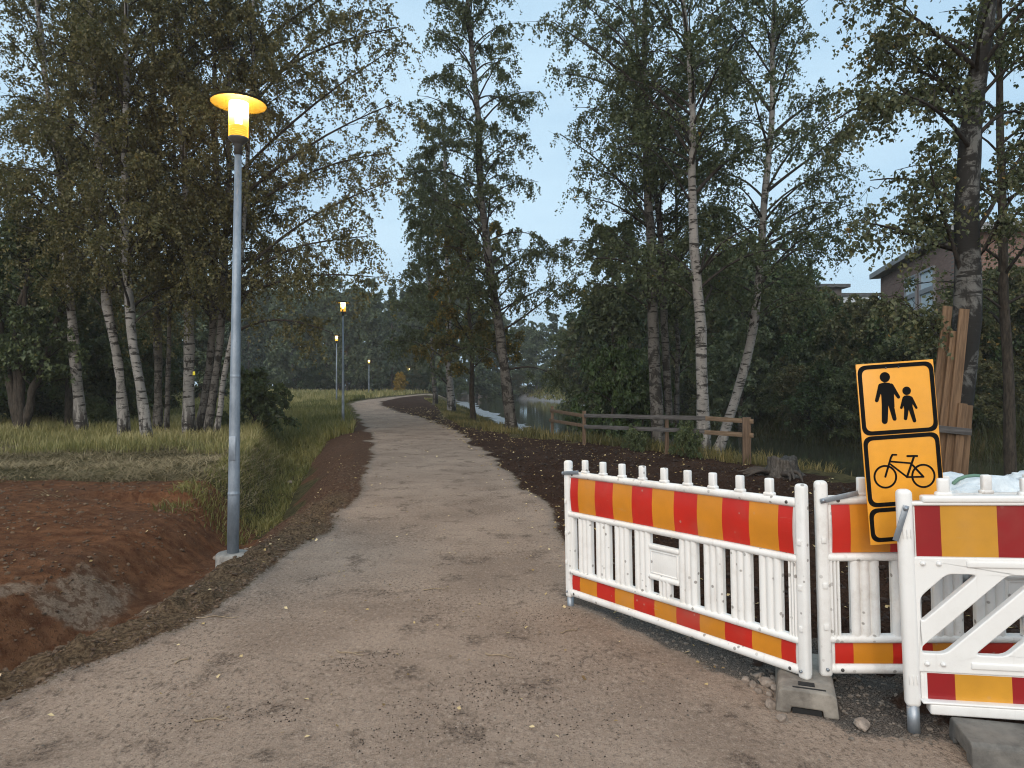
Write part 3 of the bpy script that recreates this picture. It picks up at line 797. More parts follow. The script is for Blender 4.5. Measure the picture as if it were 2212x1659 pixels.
# ---------------------------------------------------------------- trees in the middle, between path and river
tree('birch_tree', 'tall leaning birch in the middle on the grassy bank by the fence end', 'tree', None, 'birch_dim', 'leaf', 0.085, seed=41,
     trunk=trunk_from([(1110, 925), (1088, 790), (1070, 650), (1050, 535), (1040, 400), (1032, 250), (1018, 100), (1008, -60), (1000, -160)], 26.0), r0=0.20, cs=0.20, nb=84, blen=3.5, e0=40, drop=62,
     nsec=7, ntw=6, twl=0.95, lpt=21, limbs=[px_line([(1078, 720), (1140, 680), (1190, 640), (1240, 590)], 26, None, -1), px_line([(1062, 600), (1110, 560), (1165, 545), (1225, 530)], 26, None, 1),
     px_line([(1085, 770), (1040, 745), (1000, 750), (950, 770)], 26), px_line([(1050, 540), (1000, 500), (950, 480), (890, 490)], 26), px_line([(1092, 800), (1140, 790), (1180, 800), (1200, 815)], 26)], limb_r=0.045, top=0.8)
tree('young_tree', 'slim dark-stemmed young tree with yellowing leaves beside the leaning birch', 'tree', None, 'bark', 'leaf_yel', 0.12, seed=42,
     trunk=trunk_from([(1022, 906), (1018, 780), (1016, 650), (1010, 520), (1008, 440)], 31.0), r0=0.12, cs=0.2, nb=46, blen=3.0, e0=30, drop=45, nsec=6, ntw=5, twl=0.7, lpt=26)
tree('birch_tree', 'birch with a white foot and soil hump standing on the topsoil', 'tree', None, 'birch', 'leaf', 0.11, seed=43,
     trunk=trunk_from([(976, 892), (968, 800), (972, 650), (965, 480), (960, 330), (955, 220)], 38.0), r0=0.19, cs=0.16, nb=70, blen=4.0, e0=38, drop=55, nsec=7, ntw=5, twl=1.0, lpt=24,
     limbs=[px_line([(966, 830), (945, 810), (930, 790), (920, 770)], 38)])
tree('birch_tree', 'slender birch farther along the river bank behind the leaning one', 'tree', None, 'birch_dim', 'leaf', 0.12, seed=44,
     trunk=trunk_from([(940, 872), (930, 700), (925, 560), (922, 420), (918, 330)], 48.0), r0=0.16, cs=0.14, nb=56, blen=3.9, e0=38, drop=55, nsec=6, ntw=5, twl=1.0, lpt=22)

# ---------------------------------------------------------------- birches on the right bank
G2 = 'birches behind the plank fence'
right = [
 ('thick grey birch trunk behind the weathered fence boards', 'birch_dim', [(1426, 905), (1410, 700), (1404, 500), (1398, 300), (1392, 100), (1388, -150)], 22.0, 0.21, 51, 52, 3.6,
   [[(1404, 480), (1350, 400), (1290, 340), (1210, 290)], [(1406, 600), (1350, 545), (1290, 520), (1230, 520)], [(1396, 240), (1330, 190), (1260, 160), (1200, 160)]]),
 ('second birch trunk close beside the thick grey one', 'birch_dim', [(1448, 905), (1436, 700), (1425, 480), (1402, 330), (1380, 150), (1360, -60)], 22.6, 0.14, 52, 38, 3.0, []),
 ('white-patched birch rising straight behind the fence, boards nailed across it', 'birch', [(1523, 975), (1518, 820), (1507, 620), (1497, 400), (1494, 200), (1478, 60), (1462, -80), (1450, -200)], 18.0, 0.165, 53, 50, 3.0,
   [[(1499, 345), (1440, 255), (1380, 175), (1190, 45)], [(1500, 420), (1560, 350), (1620, 320), (1680, 310)], [(1496, 300), (1440, 210), (1330, 60), (1250, 0)], [(1506, 590), (1560, 540), (1610, 520), (1640, 530)]]),
 ('white birch bending right out over the river', 'birch', [(1534, 968), (1585, 890), (1622, 720), (1640, 560), (1656, 380), (1668, 200), (1672, 0), (1676, -180)], 20.5, 0.15, 54, 46, 3.0,
   [[(1650, 420), (1710, 370), (1770, 330), (1835, 270)], [(1660, 300), (1710, 250), (1770, 215), (1830, 190)], [(1640, 540), (1710, 500), (1770, 470), (1840, 440)], [(1664, 240), (1620, 180), (1580, 130), (1550, 60)], [(1636, 620), (1690, 560), (1740, 520), (1800, 510)]]),
 ('thin birch between the grey trunks and the white-patched one', 'birch_dim', [(1470, 900), (1462, 740), (1455, 600), (1460, 430), (1470, 300)], 24.0, 0.10, 55, 30, 2.4, []),
]
for lab, bark, pts, Y, r, seed, nb, bl, limbs in right:
    tree('birch_tree', lab, 'tree', G2, bark, 'leaf', 0.078, seed=seed, trunk=trunk_from(pts, Y), r0=r, cs=0.26, nb=nb, blen=bl*1.1, e0=44, drop=66, nsec=7, ntw=5, twl=1.1, lpt=21,
         limbs=[px_line(l, Y, None, 0.8) for l in limbs], limb_r=0.055, top=0.6)

# nearest tree, with boards round its foot
NY = 9.3
tree('birch_tree', 'nearest tree with rough dark bark, boarded round its foot', 'tree', None, 'birch_black', 'leaf_near', 0.062, tri=False, seed=61,
     trunk=trunk_from([(2052, 1095), (2072, 820), (2088, 640), (2100, 420), (2116, 200), (2136, 0), (2150, -140), (2165, -420), (2170, -600)], NY), r0=0.20, cs=0.45, nb=30, blen=2.4, e0=40, drop=70, nsec=7, ntw=6, twl=0.55, lpt=16, flare=0.15, rib=1.0, lm=2.1,
     limbs=[px_line(l, NY, None, dd_) for l, dd_ in [
       ([(2078, 735), (2040, 715), (1985, 690), (1948, 640)], -0.5), ([(2082, 610), (2050, 500), (2022, 430), (2008, 350)], -0.6), ([(2065, 540), (1990, 520), (1930, 490), (1860, 480)], -0.4),
       ([(2102, 330), (2060, 270), (2000, 215), (1900, 190)], -0.7), ([(2112, 150), (2020, 70), (1950, 20), (1870, -20)], -0.5), ([(2104, 300), (2070, 220), (2000, 130), (1930, 90)], 0.6),
       ([(2090, 600), (2140, 520), (2170, 440), (2230, 380)], -0.4), ([(2116, 150), (2160, 90), (2210, 20), (2300, -60)], -0.5), ([(2095, 480), (2020, 400), (1950, 380), (1880, 390)], 0.8),
       ([(2108, 240), (2040, 170), (1960, 150), (1890, 90)], 0.9), ([(2095, 520), (2150, 440), (2200, 330), (2260, 300)], 0.6)]], limb_r=0.036, top=0.5)
tree('alder_tree', 'slim dark tree just behind the nearest tree at the right edge', 'tree', None, 'bark', 'leaf_near', 0.080, tri=False, seed=62,
     trunk=trunk_from([(2190, 1000), (2178, 760), (2168, 500), (2160, 250), (2165, 0), (2170, -200)], 12.5), r0=0.10, cs=0.3, nb=34, blen=2.3, e0=35, drop=60, nsec=6, ntw=5, twl=0.5, lpt=12)

# ---------------------------------------------------------------- template plants, copied
def template(name, bark, leafmat, lsize, hang=0.5, **k):
    base, tr, br, lf = grow(lsize=lsize, **k)
    mt = mesh_np('trunk', tr[0], [tr[1]]); mt.materials.append(M[bark])
    mb = mesh_np('branches', br[0], [br[1]]); mb.materials.append(M['branch'])
    mc = leaf_mesh('crown', lf[0], lsize, lf[2], lf[1], hang); mc.materials.append(M[leafmat])
    NTRI[0] += 2 * (len(tr[1]) + len(br[1]) + len(lf[0]))
    return (name, mt, mb, mc)

def plant(t, x, y, scale, rz, label, cat, group=None, z=None, sz=None):
    o = thing(t[0], (x, y, H(x, y) - 0.05 if z is None else z), label, cat, group, rz)
    o.scale = (scale, scale, sz or scale)
    link('trunk', t[1], None, o); link('branches', t[2], None, o); link('crown', t[3], None, o)
    return o

RG = np.random.default_rng(77)
def up(h, lean=0.0): return [(0, 0, 0), (lean * 0.4, 0, h * 0.5), (lean, 0.1, h)]
FOR = [template('forest_tree', 'birch_dim', 'leaf_far', 0.34, seed=400 + i, trunk=up(15, l), r0=0.17, cs=c, nb=72, blen=b, e0=42, drop=60, nsec=5, ntw=4, twl=1.2, lpt=18, low=0.8, top=0.8)
       for i, (l, c, b) in enumerate([(0.5, 0.10, 3.2), (-0.6, 0.06, 3.5), (0.2, 0.13, 3.0), (-0.3, 0.04, 3.9)])]
SPR = [template('spruce_tree', 'bark', 'leaf_spruce', 0.34, seed=430 + i, trunk=up(16, 0.1), r0=0.2, cs=0.05, nb=110, blen=2.7, e0=8, drop=25, nsec=4, ntw=3, twl=0.5, lpt=13, low=1.0, top=1.25) for i in range(2)]
BUS = [template('thicket_bush', 'bark', ('leaf_bush', 'leaf_olive', 'leaf_oak')[i], 0.135, seed=450 + i, trunk=up(4.2, l), r0=0.08, cs=0.04, nb=46, blen=2.9, e0=52, drop=70, nsec=7, ntw=5, twl=0.8, lpt=20, low=0.8, top=0.55, rib=0.6) for i, l in enumerate([0.5, -0.4, 0.1])]
OAK = template('broadleaf_bush', 'bark', 'leaf_oak', 0.17, seed=470, trunk=up(3.4, 0.3), r0=0.07, cs=0.05, nb=46, blen=2.0, e0=28, drop=40, nsec=6, ntw=5, twl=0.4, lpt=17, low=1.0, top=0.7)
GOLD = template('golden_bush', 'bark', 'leaf_gold', 0.28, seed=480, trunk=up(3.2, 0.2), r0=0.06, cs=0.1, nb=30, blen=1.8, e0=45, drop=45, nsec=5, ntw=4, twl=0.5, lpt=12)
LOW = template('low_bush', 'bark', 'leaf_bush', 0.11, seed=490, trunk=up(1.6, 0.2), r0=0.04, cs=0.05, nb=36, blen=1.3, e0=45, drop=50, nsec=5, ntw=5, twl=0.35, lpt=15)

def px_plant(t, x, Y, h_tmpl, ytop, label, cat, group=None, wide=1.0):
    X = (x - 1106) / 1540 * Y
    z = H(X, Y)
    hh = CAMZ - (ytop - 830) / 1540 * Y - z
    sc = max(hh, 0.8) / h_tmpl
    return plant(t, X, Y, sc * wide, RG.uniform(0, 6.28), label, cat, group, z - 0.05, sc)

def spot(x, tb):
    for lim, ph in tb:
        if x < lim: return ph
    return tb[-1][1]
TB = [(1330, 'behind the fence left end'), (1400, 'just left of the thick grey birch'), (1470, 'behind the grey birch trunks'), (1540, 'behind the white-patched birch'), (1640, 'under the bending birch'),
      (1715, 'just right of the bending birch'), (1800, 'below the flat-roofed building'), (1880, 'left of the orange sign'), (1960, 'below the brick building'), (2060, 'behind the upright planks'), (2400, 'right of the nearest tree')]
TF = [(560, 'just right of the nearest lamp pole'), (700, 'between the nearest and second lamp'), (770, 'behind the second lamp post'), (850, 'behind the two lone distant lamps'), (910, 'behind the golden bush'), (2400, 'behind the far end of the path')]
TG = [(100, 'behind the willow'), (230, 'behind the outermost white birch'), (340, 'behind the pale leaning birches'), (480, 'behind the marked birch'), (2400, 'beside the nearest lamp pole')]
TR = [(1060, 'left of the leaning birch'), (1130, 'just right of the leaning birch'), (1200, 'above the open water'), (1250, 'left of the dark bush'), (2400, 'above the dark bush')]
# forest edge beyond the meadow
gF = 'trees of the dark forest edge beyond the meadow'
lF = 'dark leafy tree of the forest edge beyond the meadow'
lS = 'dark pointed spruce in the forest edge beyond the meadow'
for i, x in enumerate(np.linspace(470, 960, 22)):
    Y = 104 + RG.uniform(-6, 14) - 0.02 * (x - 470)
    sp = i in (3, 9, 16, 17)
    px_plant((SPR if sp else FOR)[i % (2 if sp else 4)], x + RG.uniform(-10, 10), Y, 14.5 if sp else 13.2, RG.uniform(628, 690) if not sp else RG.uniform(628, 650), ('dark pointed spruce ' if sp else 'leafy forest edge tree ') + spot(x, TF), 'tree', gF)
for i, x in enumerate(np.linspace(440, 980, 15)):
    px_plant(FOR[i % 4], x + RG.uniform(-12, 12), 124 + RG.uniform(-4, 8), 13.2, RG.uniform(630, 690), 'forest tree of the rear row ' + spot(x, TF), 'tree', gF, 1.2)
for i, x in enumerate(np.linspace(480, 960, 13)):
    px_plant(BUS[i % 3], x + RG.uniform(-10, 10), 97 + RG.uniform(-3, 3), 5.4, RG.uniform(775, 810), 'dark forest edge shrub ' + spot(x, TF), 'bush', 'shrubs at the foot of the forest edge', 1.5)
# forest behind the birch grove
for i, x in enumerate(np.linspace(-120, 470, 17)):
    px_plant(FOR[(i * 3) % 4] if i % 5 else SPR[0], x + RG.uniform(-15, 15), 58 + RG.uniform(-8, 14), 14.0, RG.uniform(560, 660), 'dark background tree ' + spot(x, TG), 'tree', 'trees behind the birch grove', 1.15)
for i, (x, Y, yt) in enumerate([(40, 27, 640), (110, 29, 600), (190, 30, 660), (235, 28, 700), (290, 33, 690), (-30, 25, 560), (330, 36, 720), (150, 33, 560), (60, 34, 520)]):
    px_plant(BUS[i % 3], x, Y, 5.4, yt, 'dark undergrowth bush ' + spot(x, TG), 'bush', 'undergrowth bushes behind the birch grove', 1.1)
px_plant(LOW, 215, 24.0, 2.2, 845, 'low leafy bush between the white birch trunks', 'bush')
px_plant(LOW, 548, 24.0, 2.2, 770, 'brownish bush just right of the nearest lamp pole', 'bush')
px_plant(GOLD, 862, 88, 4.6, 790, 'golden yellow bush glowing beside a distant lamp', 'bush')
# trees at the river bend
lB = 'tree on the far side of the river bend'
for i, (x, Y, yt) in enumerate([(1030, 112, 690), (1085, 118, 700), (1120, 124, 708), (1160, 116, 712), (1195, 126, 700), (1230, 130, 735), (1265, 120, 742), (1050, 128, 690), (1140, 134, 715), (1215, 138, 725), (1290, 110, 700)]):
    px_plant(FOR[i % 4] if i != 4 else SPR[1], x, Y, 13.5, yt, 'tree at the river bend ' + spot(x, TR), 'tree', 'trees at the river bend', 1.25)
for i, (x, Y, yt) in enumerate([(1060, 112, 800), (1100, 118, 805), (1175, 121, 800), (1250, 96, 800), (1300, 88, 800), (1225, 112, 815)]):
    px_plant(BUS[i % 3], x, Y, 5.4, yt, 'rounded bush at the river bend ' + spot(x, TR), 'bush', 'bushes at the river bend', 1.3)
# thicket on the far bank
gT = 'bushes of the thicket on the far river bank'
for i, (x, Y, yt) in enumerate([(1270, 62, 690), (1310, 60, 640), (1350, 57, 610), (1385, 58, 640), (1420, 52, 600), (1460, 50, 640), (1490, 49, 600), (1530, 46, 620), (1560, 45, 600), (1600, 42, 610),
        (1640, 40, 590), (1675, 38, 570), (1720, 37, 600), (1760, 36, 640), (1790, 33, 655), (1830, 32, 650), (1870, 30, 650), (1910, 29, 690), (1945, 28, 715), (1985, 28, 725), (2030, 27, 715),
        (2070, 27, 690), (2110, 26, 650), (2150, 26, 640), (2200, 25.5, 600), (2250, 25, 560), (1500, 62, 560), (1440, 64, 560), (1580, 56, 560), (1650, 50, 545)]):
    px_plant(BUS[i % 3], x, Y, 5.4, yt, ('tall' if yt < 615 else 'dense') + ' thicket bush on the far bank ' + spot(x, TB), 'bush', gT, 1.0)
for i, (x, Y, yt) in enumerate([(1330, 54, 790), (1400, 50, 780), (1480, 46, 800), (1560, 42, 790), (1630, 37, 800), (1690, 34, 800), (1750, 31.5, 790), (1810, 29.5, 780), (1870, 28, 790), (1930, 26.8, 800), (2000, 25.8, 790), (2080, 24.8, 790), (2160, 24.2, 780)]):
    px_plant(BUS[(i + 1) % 3], x, Y, 5.4, yt, 'low bush at the far water edge ' + spot(x, TB), 'bush', 'low bushes along the far water edge', 1.35)
px_plant(OAK, 1318, 23.0, 4.6, 690, 'broad-leaved dark bush behind the left end of the plank fence', 'bush', None, 0.72)
px_plant(OAK, 1390, 23.5, 4.6, 740, 'broad-leaved dark bush at the foot of the thick grey birch', 'bush', None, 0.8)
px_plant(FOR[1], 1330, 27.0, 13.5, 540, 'leafy tree rising behind the broad-leaved dark bush', 'tree')
px_plant(FOR[3], 1600, 36, 13.5, 560, 'leafy tree between the white-patched and the bending birch', 'tree')
px_plant(LOW, 1370, 16.9, 2.2, 905, 'small leafy shrub growing through the fence boards', 'bush', None, 0.8)
px_plant(LOW, 1482, 15.4, 2.2, 890, 'small pale-leaved shrub at the fence beside the patched birch', 'bush', None, 0.7)

# ---------------------------------------------------------------- grass and litter
def blades(name, X, Y, h, lean, width, mat, label, cat, rng, tint=None, keep=None):
    Z = Hn(X, Y) - 0.02
    n = len(X)
    a = rng.uniform(0, 2 * np.pi, n)
    dx, dy = np.cos(a), np.sin(a)
    b = a + rng.uniform(0.8, 2.3, n)
    sx, sy = np.cos(b) * width * 0.5, np.sin(b) * width * 0.5
    ln = h * lean
    B = np.stack([X, Y, Z], -1)
    mid = B + np.stack([dx * ln * 0.35, dy * ln * 0.35, h * np.sqrt(np.maximum(1 - lean ** 2, 0.02)) * 0.62], -1)
    tip = B + np.stack([dx * ln, dy * ln, h * np.sqrt(np.maximum(1 - lean ** 2, 0.02)) * 0.95], -1)
    sd = np.stack([sx, sy, np.zeros(n)], -1)
    V = np.stack([B - sd, B + sd, mid + sd * 0.8, mid - sd * 0.8, tip], 1).reshape(-1, 3)
    i0 = np.arange(n) * 5
    Q = np.stack([i0, i0 + 1, i0 + 2, i0 + 3], -1); Tt = np.stack([i0 + 3, i0 + 2, i0 + 4], -1)
    if tint is None:
        tint = np.clip(0.5 + fbm(X * 0.5, Y * 0.5, 7, 3) * 0.7 + rng.normal(0, 0.18, n), 0, 1)
    me = mesh_np(name, V, [Q, Tt], False, {'tint': ('FLOAT', np.repeat(tint, 5))})
    NTRI[0] += 3 * n
    return tag(link(name, me, M[mat]), label, cat, kind='stuff')

rg = np.random.default_rng(99)
def samp(n, y0, y1, fx0, fx1):
    Y = y0 * (y1 / y0) ** rg.uniform(0, 1, n)
    a, b_ = fx0(Y), fx1(Y)
    return a + (b_ - a) * rg.uniform(0, 1, n), Y
dit = lambda Y: np.interp(Y, DI[:, 1], DI[:, 0])
pth = lambda Y: tab(PL, Y)
left_edge = lambda Y: -0.80 * Y - 2
fld = lambda Y: np.where(Y < 38, dit(np.minimum(Y, 38)) - 0.8, pth(Y) - 1.0)
X, Y = samp(56000, 15.8, 34, left_edge, fld)
k = (fbm(X * 0.9, Y * 0.9, 12, 3) + rg.uniform(-0.5, 0.5, len(X)) + sstep(16.5, 20.5, Y) * 0.8 - 0.25 > 0.05)
X, Y = X[k], Y[k]
shade = sstep(-7.0, -9.0, X)
blades('meadow_grass', X, Y, rg.uniform(0.25, 0.62, len(X)) * (0.75 + fbm(X * .4, Y * .4, 2, 2) * 0.6), rg.uniform(0.15, 0.75, len(X)), 0.008 + 0.0006 * Y, 'grass_field', 'tall dry meadow grass around the birch grove', 'grass', rg)
X, Y = samp(42000, 32, 100, left_edge, fld)
blades('meadow_grass', X, Y, rg.uniform(0.35, 0.8, len(X)) * (0.8 + fbm(X * .3, Y * .3, 2, 2) * 0.7), rg.uniform(0.1, 0.6, len(X)), 0.0012 * Y, 'grass_field', 'pale meadow grass stretching back to the forest edge', 'grass', rg)
# green ditch grass
X, Y = samp(24000, 9.8, 32, lambda Y: dit(Y) - 1.1, lambda Y: dit(Y) + (0.15 + 0.35 * sstep(15, 24, Y)) * np.maximum(pth(Y) - dit(Y), 0.5))
k = fbm(X * 1.2, Y * 1.2, 22, 3) * 1.3 + rg.uniform(-0.4, 0.4, len(X)) + sstep(9.5, 15, Y) * 0.9 - 0.45 > 0.05
X, Y = X[k], Y[k]
blades('ditch_grass', X, Y, rg.uniform(0.06, 0.24, len(X)) * (1 + 0.9 * sstep(15, 25, Y)), rg.uniform(0.4, 0.97, len(X)), 0.005 + 0.0006 * Y, 'grass_green', 'green grass growing in the ditch beside the path', 'grass', rg)
X, Y = samp(14000, 23, 60, lambda Y: np.maximum(dit(Y), pth(Y) - 3.5), lambda Y: pth(Y) - 0.45 - 0.3 * sstep(24, 17, Y))
blades('verge_grass', X, Y, rg.uniform(0.15, 0.55, len(X)), rg.uniform(0.2, 0.7, len(X)), 0.0011 * Y, 'grass_green', 'green tufted grass on the verge left of the path', 'grass', rg)
# flattened straw
X, Y = samp(44000, 10.2, 20.5, left_edge, lambda Y: dit(Y) - 0.35)
k = (fbm(X * 0.9, Y * 0.9, 51, 4) * 1.6 + rg.uniform(-0.5, 0.5, len(X)) + (Y - 12.2) * 0.5 > 0)
X, Y = X[k], Y[k]
blades('flattened_straw', X, Y, rg.uniform(0.15, 0.5, len(X)), rg.uniform(0.93, 0.999, len(X)), 0.004 + 0.0006 * Y, 'grass_straw', 'flattened dry straw above the red soil bank', 'straw', rg)
# river bank grass
X, Y = samp(36000, 13.9, 62, lambda Y: tab(GE, Y) - 0.15, lambda Y: tab(GE, Y) + (0.62 - 0.2 * sstep(22, 28, Y)) * (tab(NE, Y) - tab(GE, Y)))
k = fbm(X * 0.8, Y * 0.8, 25, 3) + rg.uniform(-0.5, 0.5, len(X)) > -0.15
X, Y = X[k], Y[k]
blades('bank_grass', X, Y, rg.uniform(0.10, 0.42, len(X)) * (1 - 0.45 * sstep(20, 30, Y)), rg.uniform(0.2, 0.85, len(X)), 0.005 + 0.0007 * Y, 'grass_bank', 'yellowish rough grass on the river bank below the fence', 'grass', rg)
X, Y = samp(30000, 18, 60, lambda Y: tab(FE, Y) - 0.2, lambda Y: tab(FE, Y) + 3.5)
blades('overhanging_grass', X, Y, rg.uniform(0.35, 1.0, len(X)), rg.uniform(0.3, 0.85, len(X)), 0.006 + 0.0008 * Y, 'grass_dark', 'long dark grass hanging over the far water edge', 'grass', rg)
X, Y = samp(12000, 50, 125, lambda Y: tab(FE, Y) + 1.8, lambda Y: tab(FE, Y) + 9)
blades('far_bank_grass', X, Y, rg.uniform(0.35, 0.8, len(X)), rg.uniform(0.3, 0.8, len(X)), 0.0014 * Y, 'grass_green', 'green grass above the pale mud of the far bank', 'grass', rg)

# fallen leaves
def flat_leaves(name, X, Y, size, label, tint=None):
    n = len(X); Z = Hn(X, Y) + 0.012
    a = rg.uniform(0, 2 * np.pi, n)
    ux = np.stack([np.cos(a), np.sin(a), rg.normal(0, 0.25, n)], -1); vx = np.stack([-np.sin(a), np.cos(a), rg.normal(0, 0.25, n)], -1)
    P = np.stack([X, Y, Z], -1); s = (size * rg.uniform(0.6, 1.3, n))[:, None]
    V = np.stack([P - ux * s * .5, P + vx * s * .35 + [0, 0, 0.006], P + ux * s * .5, P - vx * s * .35], 1).reshape(-1, 3)
    me = mesh_np(name, V, [np.arange(4 * n).reshape(n, 4)], False, {'tint': ('FLOAT', np.repeat(rg.uniform(0, 1, n) if tint is None else tint, 4))})
    return tag(link(name, me, M['litter']), label, 'leaves', kind='stuff')
X, Y = samp(2600, 4.2, 45, lambda Y: tab(PR, Y) - 0.3, lambda Y: np.minimum(tab(GE, Y), tab(PR, Y) + 9))
flat_leaves('fallen_leaves', X, Y, 0.028 + 0.0012 * Y, 'pale fallen birch leaves scattered over the dark topsoil')
X, Y = samp(330, 3.2, 30, lambda Y: pth(Y) - 0.9, lambda Y: tab(PR, Y))
flat_leaves('fallen_leaves', X, Y, 0.02 + 0.0014 * Y, 'few pale fallen leaves lying on the path')
X, Y = samp(260, 5.0, 18, lambda Y: dit(Y) - 5.0, lambda Y: pth(Y) - 0.1)
flat_leaves('fallen_leaves', X, Y, 0.03 + 0.001 * Y, 'pale leaves scattered over the red soil bank')

# clods and gravel
ICO = None
def lumps(name, X, Y, size, mat, label, cat, sink=0.3, flat=0.7):
    bm = bmesh.new(); bmesh.ops.create_icosphere(bm, subdivisions=1, radius=1.0)
    bm.verts.index_update()
    v0 = np.array([v.co[:] for v in bm.verts]); f0 = np.array([[v.index for v in f.verts] for f in bm.faces]); bm.free()
    n = len(X)
    Z = Hn(X, Y)
    V = v0[None] * (1 + rg.normal(0, 0.22, (n, len(v0), 1))) * (size * rg.uniform(0.5, 1.4, n))[:, None, None]
    V = V * np.stack([rg.uniform(0.7, 1.3, n), rg.uniform(0.7, 1.3, n), rg.uniform(0.5, 0.9, n) * flat / 0.7], -1)[:, None]
    a = rg.uniform(0, 6.28, n); ca, sa_ = np.cos(a)[:, None], np.sin(a)[:, None]
    V = np.stack([V[..., 0] * ca - V[..., 1] * sa_, V[..., 0] * sa_ + V[..., 1] * ca, V[..., 2]], -1)
    V = V + np.stack([X, Y, Z + size * sink], -1)[:, None]
    F = (f0[None] + (np.arange(n) * len(v0))[:, None, None]).reshape(-1, 3)
    NTRI[0] += len(F)
    return tag(link(name, mesh_np(name, V.reshape(-1, 3), [F], False), M[mat]), label, cat, kind='stuff')
X, Y = samp(5200, 3.2, 14, lambda Y: dit(Y) - 0.1, lambda Y: pth(Y) + 0.03)
k = rg.uniform(0, 1, len(X)) < np.exp(-((X - pth(Y) + 0.22) / 0.35) ** 2) + 0.12
lumps('soil_clods', X[k], Y[k], rg.uniform(0.004, 0.017, k.sum()), 'clod', 'crumbly brown soil clods along the path shoulder', 'soil')
X, Y = samp(3200, 4.2, 12, lambda Y: dit(Y) - 6, lambda Y: dit(Y) - 0.3)
lumps('soil_clods', X, Y, rg.uniform(0.004, 0.024, len(X)), 'clod', 'loose clods strewn over the red soil bank', 'soil')
X, Y = samp(3200, 3.9, 18, lambda Y: tab(PR, Y) + 0.1, lambda Y: np.minimum(tab(GE, Y), tab(PR, Y) + 7))
lumps('topsoil_clods', X, Y, rg.uniform(0.008, 0.035, len(X)), 'clod_dark', 'dark crumbs and clods of the topsoil strip', 'soil')
X, Y = samp(5500, 3.0, 9.5, lambda Y: pth(Y) - 0.12, lambda Y: tab(PR, Y) + 0.2)
e_ = np.minimum(X - pth(Y), tab(PR, Y) - X)
k = rg.uniform(0, 1, len(X)) < np.exp(-(e_ / 0.16) ** 2) + 0.16
lumps('path_grit', X[k], Y[k], rg.uniform(0.002, 0.006, k.sum()), 'gravel', 'fine grit and small stones on the path surface', 'gravel', 0.2)
cx, cy, cs_ = [], [], []
for (px_, py_, n_, sp_) in [(745, 1435, 150, .07), (842, 1414, 90, .05), (1035, 1482, 170, .10), (930, 1532, 150, .09), (590, 1542, 80, .07), (1095, 1508, 160, .11), (820, 1600, 120, .08), (1150, 1450, 120, .12), (640, 1480, 60, .08), (1000, 1590, 160, .12),
                          (1190, 1330, 150, .10), (1110, 1350, 80, .10), (690, 1240, 60, .10), (900, 1300, 60, .12), (420, 1560, 60, .09), (1300, 1540, 120, .14), (980, 1210, 50, .15), (1230, 1600, 120, .15)]:
    X0, Y0 = ground_px(px_, py_)
    cx.append(X0 + rg.normal(0, sp_, n_) * 1.4); cy.append(Y0 + rg.normal(0, sp_, n_)); cs_.append(rg.uniform(0.0012, 0.0045, n_))
lumps('soil_crumbs', np.concatenate(cx), np.concatenate(cy), np.concatenate(cs_), 'clod_dark', 'dark soil crumbs in patches on the near path', 'soil', 0.2)
X = rg.uniform(0.7, 3.6, 4200); Y = rg.uniform(3.1, 5.3, 4200)
_, _, mb_ = masks_height(X, Y)
k = mb_[:, 1] > rg.uniform(0.1, 0.9, len(X))
lumps('crushed_gravel', X[k], Y[k], rg.uniform(0.003, 0.011, k.sum()), 'gravel', 'grey crushed gravel beneath the barriers', 'gravel', 0.2)

# ---------------------------------------------------------------- lamps
def m_emit(name, col, st, trans=0.0):
    T = NT(name)
    e = T.n('ShaderNodeEmission', {'Color': (*col, 1), 'Strength': st})
    if trans:
        t_ = T.n('ShaderNodeBsdfTransparent')
        mxs = T.n('ShaderNodeMixShader', {0: trans, 1: e.outputs[0], 2: t_.outputs[0]})
        T.t.links.new(mxs.outputs[0], T.out.inputs['Surface'])
    else:
        T.t.links.new(e.outputs[0], T.out.inputs['Surface'])
    T.t.nodes.remove(T.b)
    return T.m
M['bulb'] = m_emit('lamp_burner', (1.0, 0.80, 0.45), 22)
def m_glass():
    T = NT('lamp_glass')
    zc_ = T.n('ShaderNodeSeparateXYZ', {0: T.n('ShaderNodeTexCoord').outputs['Generated']}).outputs[2]
    e = T.n('ShaderNodeEmission', {'Color': T.mix(T.ss(zc_, 0.35, 0.8), (1.0, 0.46, 0.05), (1.0, 0.70, 0.30)), 'Strength': T.n('ShaderNodeMapRange', {'Value': zc_, 'From Min': 0.3, 'From Max': 0.75, 'To Min': 2.2, 'To Max': 9.0}).outputs[0]})
    t_ = T.n('ShaderNodeBsdfTransparent')
    mxs = T.n('ShaderNodeMixShader', {0: 0.62, 1: e.outputs[0], 2: t_.outputs[0]})
    T.t.links.new(mxs.outputs[0], T.out.inputs['Surface']); T.t.nodes.remove(T.b)
    return T.m
M['glass'] = m_glass()
M['reflector'] = NT('lamp_reflector').fin((0.8, 0.75, 0.6), 0.35)
M['shade'] = NT('painted_lamp_glow').fin((0.010, 0.0078, 0.0009), 0.6, None, 0.1)  # lamp's yellow glow put into the shade's colour, kept dark against clipping
M['hat'] = NT('lamp_shade_paint').fin((0.50, 0.36, 0.10), 0.5)

